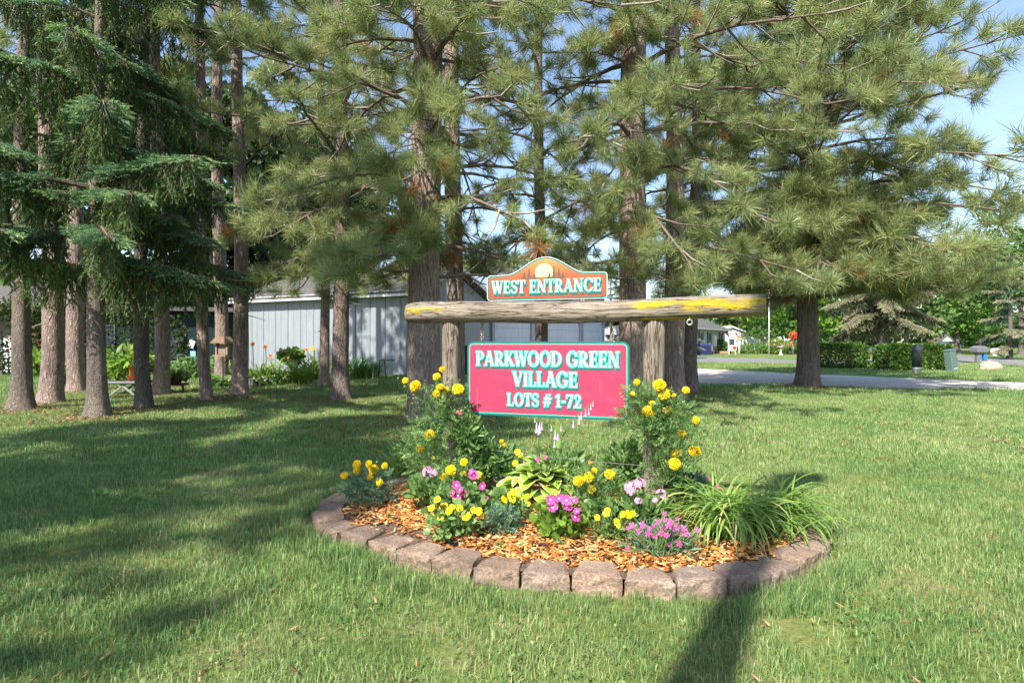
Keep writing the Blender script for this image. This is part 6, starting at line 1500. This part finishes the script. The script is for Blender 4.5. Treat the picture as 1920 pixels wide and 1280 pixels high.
# strap leaved clumps
def straps(name, label, cat, base, n, L, w, seed, mat, rx, ry, arch, cdir=None, group=None, lenj=(.55, 1.1), dead=.05):
    rng = R(seed); rn = random.Random(seed); root = thing(name, label, cat, base, group); V = []; Fc = []; A = []; k = 0; ns = 9
    for i in range(n):
        az = rn.uniform(0, 6.283); o = Vector((math.cos(az), math.sin(az)*.8, 0)); b = base+Vector((rn.gauss(0, .4)*rx, rn.gauss(0, .4)*ry, -.02)); l = L*rn.uniform(*lenj)
        if cdir is not None: o = (o+cdir*rn.random()).normalized()
        el = math.radians(rn.uniform(52, 92)); bend = arch*rn.uniform(.6, 1.25); p = b; dd = .93 if rn.random() < dead else rn.uniform(.2, .75); tw = rn.uniform(-.5, .5); ww = w*rn.uniform(.7, 1.2)
        for s in range(ns+1):
            t = s/ns; e = el-bend*t*math.pi*.75*(t**.35); d = o*math.cos(e)+Vector((0, 0, math.sin(e)))
            if s: p = p+d*(l/ns)
            if p.z < bz(p.x, p.y)*.9+.012: p = Vector((p.x, p.y, bz(p.x, p.y)*.9+.012+.01*rn.random()))
            sd = Vector((-o.y, o.x, 0)); sd = (sd+Vector((0, 0, tw*t))).normalized(); up = d.cross(sd); h = ww*(1-.25*t) if t < .6 else ww*.85*(1-((t-.6)/.4)**1.6)+.0004
            V += [tuple(p-sd*h/2+up*h*.2), tuple(p), tuple(p+sd*h/2+up*h*.2)]; A += [dd+.05*t]*3
        for s in range(ns):
            q = k+s*3
            Fc += [(q, q+1, q+4), (q, q+4, q+3), (q+1, q+2, q+5), (q+1, q+5, q+4)]
        k += 3*(ns+1)
    npart('leaves', np.array(V), np.array(Fc), M[mat], root, np.clip(np.array(A), 0, .97)); return root
b = bedpt(1400, 1022); dl = straps('daylily_clump', 'big arching daylily clump at the right end of the bed', 'daylily', Vector((b.x-.05, b.y+.15, b.z)), 340, .62, .018, 501, 'lily', .26, .17, 1.0)
b2 = bedpt(1470, 1000); straps('daylily_clump', 'daylily leaves leaning over the far right blocks', 'daylily', Vector((b2.x, b2.y+.12, b2.z)), 210, .60, .016, 502, 'lily', .20, .15, 1.05, Vector((.9, -.2, 0)))
b3 = bedpt(1335, 975); straps('daylily_clump', 'thinner daylily clump between the right post and the big clump', 'daylily', Vector((b3.x, b3.y+.15, b3.z)), 150, .55, .012, 503, 'lily', .18, .14, .80, Vector((-.5, -.2, 0)))
b4 = bedpt(745, 905); straps('daylily_clump', 'airy thin leaved daylily at the left rear of the bed', 'daylily', Vector((b4.x, b4.y+.25, b4.z)), 95, .58, .010, 504, 'lily', .12, .10, .55, Vector((-.35, 0, 0)))
b5 = bedpt(785, 900); straps('daylily_clump', 'small strappy daylily next to the left post marigold', 'daylily', Vector((b5.x, b5.y+.15, b5.z)), 60, .42, .011, 505, 'lily', .08, .08, .5, dead=.15)
# tiny weeds in the mulch
for i, (px, py) in enumerate(((1085, 1010), (1050, 1022), (730, 975), (975, 1028), (748, 958), (935, 1028))):
    c = bedpt(px, py); foliage(thing('small_weed', ('tiny green weed right of the pink petunia', 'tiny weed below the pink petunia', 'tiny weed on bare mulch at the left', 'tiny weed below the ferny plant', 'small sprig left of the pansies', 'pale sprig at the blocks below the ferny plant')[i], 'weed', c, 'weeds in the mulch'), [(tuple(c+Vector((0, 0, .012))), .03, .02, .012)], 26, .016, LANCE, 'plant', 600+i, .8)
# flat round weeds in the shaded lawn
for i, (px, py) in enumerate(((178, 936), (238, 945))):
    c = gr(px, py); r_ = thing('lawn_weed', ('flat pale weed on the shaded lawn, left one', 'flat pale weed on the shaded lawn, right one')[i], 'weed', c, 'weeds on the lawn'); foliage(r_, [((c.x, c.y, .05), .09, .07, .008)], 7, .035, ROUND, 'plant', 620+i, .1)

# ------------------------------------------------------------------ left garden
def lo_straps(name, label, px, py, n, L, w, seed, mat='lime', rx=.5, ry=.25, group='plants along the garage wall'):
    c = gr(px, py); return straps(name, label, 'plant', c, n, L, w, seed, mat, rx, ry, .62, None, group, (.6, 1.1), .02)
rn = random.Random(12)
for i, (px, py, L, mt, lab) in enumerate(((500, 722, 1.15, 'lime', 'bright strappy clump at the left of the garage bed'), (560, 722, 1.2, 'lime', 'bright strappy clump below the white flower pot'), (590, 714, 1.3, 'lime', 'tall bright strappy clump right of the white pot'), (670, 711, 1.25, 'plant', 'dark green strappy clump right of the cracked pine'), (425, 722, 1.0, 'lime', 'strappy clump behind the straight pine trunk'), (690, 709, 1.1, 'plant', 'rightmost dark strappy clump by the hose rack'))):
    lo_straps('strappy_plant', lab, px, py, 130, L, .05, 700+i, mt)
c = gr(712, 712); rk = thing('hose_rack', 'thin black bent rack beside the garage wall corner', 'rack', c); k = c.y/F
g = Geo(); a_, b_ = c+Vector((-.05, 0, 0)), c+Vector((.35, 0, 0)); g.tube([a_, a_+Vector((.05, 0, .75)), a_+Vector((.62, 0, .74))], .022, 6); g.tube([b_-Vector((.1, 0, 0)), a_+Vector((.22, 0, .72))], .02, 6); part('frame', g, M['black'], rk)
c = gr(545, 716); k = c.y/F; pt = thing('flower_pot', 'white pot of pink flowers raised on a thin stand', 'flower pot', c); zt = 1.45-(689-640)*k
g = Geo(); g.tube([c, Vector((c.x, c.y, zt))], .02, 6); part('stand', g, M['black'], pt); g = Geo(); g.lathe([(.13, 0), (.17, .05), (.19, .26), (.21, .27)], (c.x, c.y, zt), 14); part('pot', g, M['white'], pt, True)
foliage(pt, [((c.x, c.y, zt+.40), .42, .3, .18)], 150, .11, ROUND, 'lime', 720, .6); rng = R(55); flowers_at(pt, np.array([c.x, c.y-.1, zt+.5])+rng.uniform(-1, 1, (30, 3))*np.array([.45, .3, .18]), .12, 'salmon', 721)
for i, (px, py) in enumerate(((474, 645), (498, 650), (508, 668), (577, 655), (588, 653))):
    c = gr(px, 714); k = c.y/F; zt = 1.45-(py-640)*k; q = thing('orange_lily', ('orange lily highest at the left end of the garage wall', 'large orange lily against the pale garage wall', 'low orange lily left of the white pot', 'orange lily left of the thin pine trunk', 'orange lily touching the thin pine trunk')[i], 'lily', c, 'orange lilies before the garage wall')
    g = Geo(); g.tube([c, c+Vector((.03, 0, zt*.5)), Vector((c.x, c.y, zt))], .014, 5); part('stem', g, M['stem'], q); flower(q, 'pansy', 'orange_petal', Vector((c.x, c.y, zt)), .085, (0, -1, .4), 730+i)
for i, (px, py, mt, lab) in enumerate(((478, 722, 'white', 'low grey pot of white blossoms at the bed edge'), (508, 722, 'white', 'patch of white blossoms right of the grey pot'), (410, 727, 'salmon', 'patch of pale pink blossoms below the bird feeder'))):
    c = gr(px, py); b = thing('bedding_flowers', lab, 'flowers', c, 'bedding flowers along the garage'); foliage(b, [((c.x, c.y, .12), .45, .25, .14)], 150, .10, ROUND, 'plant', 740+i, .6); rng = R(80+i); flowers_at(b, np.array([c.x, c.y-.1, .22])+rng.uniform(-1, 1, (26, 3))*np.array([.42, .2, .08]), .09, 'white_bell' if mt == 'white' else 'salmon', 750+i)
    if i == 0: g = Geo(); g.lathe([(.16, 0), (.22, .22)], (c.x, c.y-.2, 0), 12); part('pot', g, M['grey_box'], b)
# bird feeder on a pole
c = gr(418, 730); k = c.y/F; bf = thing('bird_feeder', 'tan roofed bird feeder on a thin pole between pine trunks', 'bird feeder', c); zf = 1.45-(668-640)*k
g = Geo(); g.tube([c, Vector((c.x, c.y, zf))], .018, 6); part('pole', g, M['black'], bf); g = Geo(); g.box((c.x, c.y, zf+.03), (.46, .34, .05)); part('tray', g, M['tan_wood'], bf)
for s in (-.16, .16): g = Geo(); g.box((c.x+s, c.y, zf+.24), (.05, .2, .38)); part('side', g, M['tan_wood'], bf)
g = Geo(); g.box((c.x, c.y, zf+.22), (.22, .14, .30)); part('seed_box', g, M['salmon_box'], bf) if 'salmon_box' in M else part('seed_box', g, M['pinkish'], bf)
g = Geo(); g.prism([(-.30, .40), (.30, .40), (.12, .60), (-.12, .60)], (c.x, c.y-.2, zf), (1, 0, 0), (0, 0, 1), (0, .4, 0)); part('roof', g, M['tan_wood'], bf)
# small bicycle ornament
c = gr(342, 708); k = c.y/F; bk = thing('bicycle', 'cream coloured old bicycle parked before the teal mobile home', 'bicycle', c); r_ = 14*k
for s, nm in ((-16, 'wheel'), (19, 'wheel')):
    g = Geo(); cc = Vector((c.x+s*k, c.y, r_+.05)); g.ring(cc, r_, .022, (0, 1, 0), 22, 6); w_ = part(nm, g, M['cream_metal'], bk, True); g = Geo()
    for q in range(6): a = q*math.pi/6; dv = Vector((math.cos(a), 0, math.sin(a)))*r_; g.tube([cc-dv, cc+dv], .005, 4, False)
    part('spokes', g, M['metal'], w_)
g = Geo(); A_ = Vector((c.x-16*k, c.y, r_+.05)); B_ = Vector((c.x+19*k, c.y, r_+.05)); C_ = Vector((c.x+2*k, c.y, r_*.9)); S1 = Vector((c.x+7*k, c.y, r_*2.3)); Hd = Vector((c.x-9*k, c.y, r_*2.3))
for q in ((A_, Hd), (Hd, C_), (Hd.lerp(C_, .1), S1.lerp(C_, .5)), (S1, C_), (C_, B_), (S1, B_)): g.tube(q, .022, 6)
part('frame', g, M['cream_metal'], bk, True); g = Geo(); g.box(S1+Vector((0, 0, .05)), (.28, .14, .07), None, .03); part('saddle', g, M['wood_brown'], bk)
g = Geo(); g.tube([Hd, Hd+Vector((-.02, 0, .2)), Hd+Vector((.12, .15, .26))], .016, 6); g.tube([Hd+Vector((-.02, 0, .2)), Hd+Vector((.12, -.15, .26))], .016, 6); part('handlebar', g, M['metal'], bk)
# tables, vase, ferns, pots
c = gr(240, 741); k = c.y/F; tb = thing('garden_table', 'small grey garden table on crossed legs holding the orange vase', 'table', c); zt = 1.45-(716-640)*k
g = Geo(); g.box((c.x, c.y, zt), (1.0, .6, .07), None, .02); part('table_top', g, M['grey_box'], tb)
for s in (-1, 1):
    for yy in (-.22, .22): g = Geo(); g.tube([(c.x+s*.35, c.y+yy, 0), (c.x-s*.12, c.y+yy, zt)], .025, 6); part('leg', g, M['wire'], tb)
vz = thing('vase', 'orange glazed vase standing on the small grey table', 'vase', (c.x+.15, c.y, zt+.036)); g = Geo(); g.lathe([(.10, 0), (.14, .06), (.165, .22), (.13, .36), (.15, .40)], (c.x+.15, c.y, zt+.036), 16); part('body', g, M['orange_glaze'], vz, True)
foliage(vz, [((c.x+.05, c.y, zt+.62), .62, .4, .22), ((c.x-.35, c.y, zt+.40), .25, .3, .30)], 260, .16, LANCE, 'lime', 760, -.35)
for i, (px, py, Y, lab) in enumerate(((76, 672, 18.5, 'hanging looking light fern left of the plated double trunk'), (122, 672, 18.5, 'light green fern right of the plated double trunk'))):
    c = at(px, py, Y); b = thing('potted_fern', lab, 'fern', (c.x, c.y, 0), 'ferns on stands in the left garden'); g = Geo(); g.tube([(c.x, c.y, 0), (c.x, c.y, .45)], .03, 6); part('stand', g, M['black'], b); g = Geo(); g.lathe([(.14, 0), (.2, .3)], (c.x, c.y, .45), 12); part('pot', g, M['black'], b)
    foliage(b, [((c.x, c.y, .88), .42, .35, .26), ((c.x, c.y-.1, .7), .40, .35, .22)], 240, .15, LANCE, 'lime', 770+i, -.3)
c = gr(328, 737); k = c.y/F; st = thing('plant_stool', 'dark red stool holding a pot of salmon flowers', 'stool', c); zt = 1.45-(720-640)*k
g = Geo(); g.box((c.x, c.y, zt), (.6, .4, .06), None, .01); part('seat', g, M['rust_wall'], st)
for s in (-.24, .24): g = Geo(); g.tube([(c.x+s, c.y, 0), (c.x+s*.9, c.y, zt)], .03, 6); part('leg', g, M['wood_brown'], st)
pt = thing('flower_pot', 'low bowl of salmon flowers on the dark red stool', 'flower pot', (c.x, c.y, zt+.03)); g = Geo(); g.lathe([(.14, 0), (.22, .12)], (c.x, c.y, zt+.03), 12); part('pot', g, M['rust_wall'], pt)
foliage(pt, [((c.x, c.y, zt+.22), .30, .2, .10)], 90, .09, ROUND, 'plant', 780, .5); rng = R(66); flowers_at(pt, np.array([c.x, c.y-.1, zt+.28])+rng.uniform(-1, 1, (34, 3))*np.array([.28, .18, .10]), .09, 'salmon', 781)
for i, (px, py, w, h, mt, rot, nm, lab) in enumerate(((362, 668, 10, 20, 'light_blue', 0, 'wall_plaque', 'light blue tall plaque on the teal wall'), (359, 645, 11, 14, 'white', .35, 'wall_plaque', 'tilted white plaque on the teal wall'), (248, 645, 9, 16, 'tan_wood', .1, 'wall_plaque', 'tan wooden plaque on the teal wall'))):
    tt = (px-118)/310; y_ = t0.y+(t1.y-t0.y)*tt-.16; c = at(px, py, y_); q = thing(nm, lab, 'plaque', c, 'plaques hanging on the teal wall'); kk = y_/F
    g = Geo(); g.box(c, (w*kk, .03, h*kk), Matrix.Rotation(rot, 3, 'Y'), .005); part('board', g, M[mt], q); g = Geo(); g.tube([c+Vector((0, .04, h*kk*.5)), c+Vector((0, .05, h*kk*.5+.12))], .008, 4); part('hanger', g, M['metal'], q)
for i, (px, Y, rx, rz, mt, lab) in enumerate(((372, 22.5, 1.1, .40, 'plant', 'low leafy plant under the cream bicycle'), (300, 25, 1.2, 1.3, 'leaf_dark', 'dark shrub against the teal wall'), (195, 25.5, 1.6, 1.7, 'leaf_dark', 'tall dark shrub behind the orange vase table'), (30, 24.5, 1.3, 1.6, 'leaf_dark', 'dark leafy shrub by the rust brown panel'), (110, 25, 1.5, 1.8, 'leaf_dark', 'tallest dark shrub where the two left houses meet'))):
    c = at(px, 640, Y); bush('garden_shrub', lab, (c.x, c.y, 0), rx, .6, rz, 800+i, mt, .15, 1500, group='shrubs along the mobile home')
print('objects', len(bpy.data.objects), 'tris', sum(len(m.polygons) for m in bpy.data.meshes))
# fallen needles, leaf bits and cones lying in the grass
rng = R(91); PP = []
for o in [o for o in bpy.data.objects if o.get('category') == 'tree' and 7 < o.location.y < 20]:
    n_ = 420; r_ = np.abs(rng.normal(.25, .75, n_))+.1; a_ = rng.uniform(0, 6.283, n_)
    PP.append(np.stack([o.location.x+r_*np.cos(a_), o.location.y+r_*np.sin(a_)], 1))
n_ = 900; yy = rng.uniform(2.3, 13, n_); PP.append(np.stack([rng.uniform(-.95, .95, n_)*yy, yy], 1))
P = clean(np.concatenate(PP)); P = P[bed_dist(P) < -.05]; an = rng.uniform(0, 6.283, len(P))
D = np.stack([np.cos(an), np.sin(an), rng.normal(0, .25, len(P))], 1); X3 = np.concatenate([P, rng.uniform(.02, .055, (len(P), 1))], 1)
V, Fc, A = scatter(cu, X3, D, np.where(P[:, 1] < 7, rng.uniform(.02, .06, len(P)), rng.uniform(.05, .14, len(P))), rng, rng.uniform(0, 1, len(P)), roll=False)
M['litter'] = leafmat('needle_litter', [(0, (.12, .065, .03)), (.5, (.24, .145, .07)), (1, (.38, .27, .14))], .05, .9, .1, 3, .2)
tag(npart('needle_litter', V, Fc, M['litter'], None, A), kind='stuff')
# clover and broad weeds in the lawn
rng = R(95); PP = []; n_ = 2600; yy = rng.uniform(2.2, 11, n_); P = np.stack([rng.uniform(-.95, .95, n_)*yy, yy], 1)
w_ = np.array([noise.noise(Vector((q[0]*1.4, q[1]*1.4, 21))) for q in P]); P = P[(w_ > .16) & (bed_dist(P) < -.08)]; P = np.repeat(P, 5, 0)+rng.normal(0, .045, (len(P)*5, 2)); P = P[bed_dist(P) < -.04]
X3 = np.concatenate([P, rng.uniform(.02, .05, (len(P), 1))], 1); D = np.stack([rng.normal(0, 1, len(P)), rng.normal(0, 1, len(P)), rng.uniform(0, .8, len(P))], 1)
V, Fc, A = scatter(ROUND, X3, D, rng.uniform(.010, .024, len(P)), rng, rng.uniform(.15, .75, len(P)))
tag(npart('clover_leaves', V, Fc, M['plant'], None, A), kind='stuff')
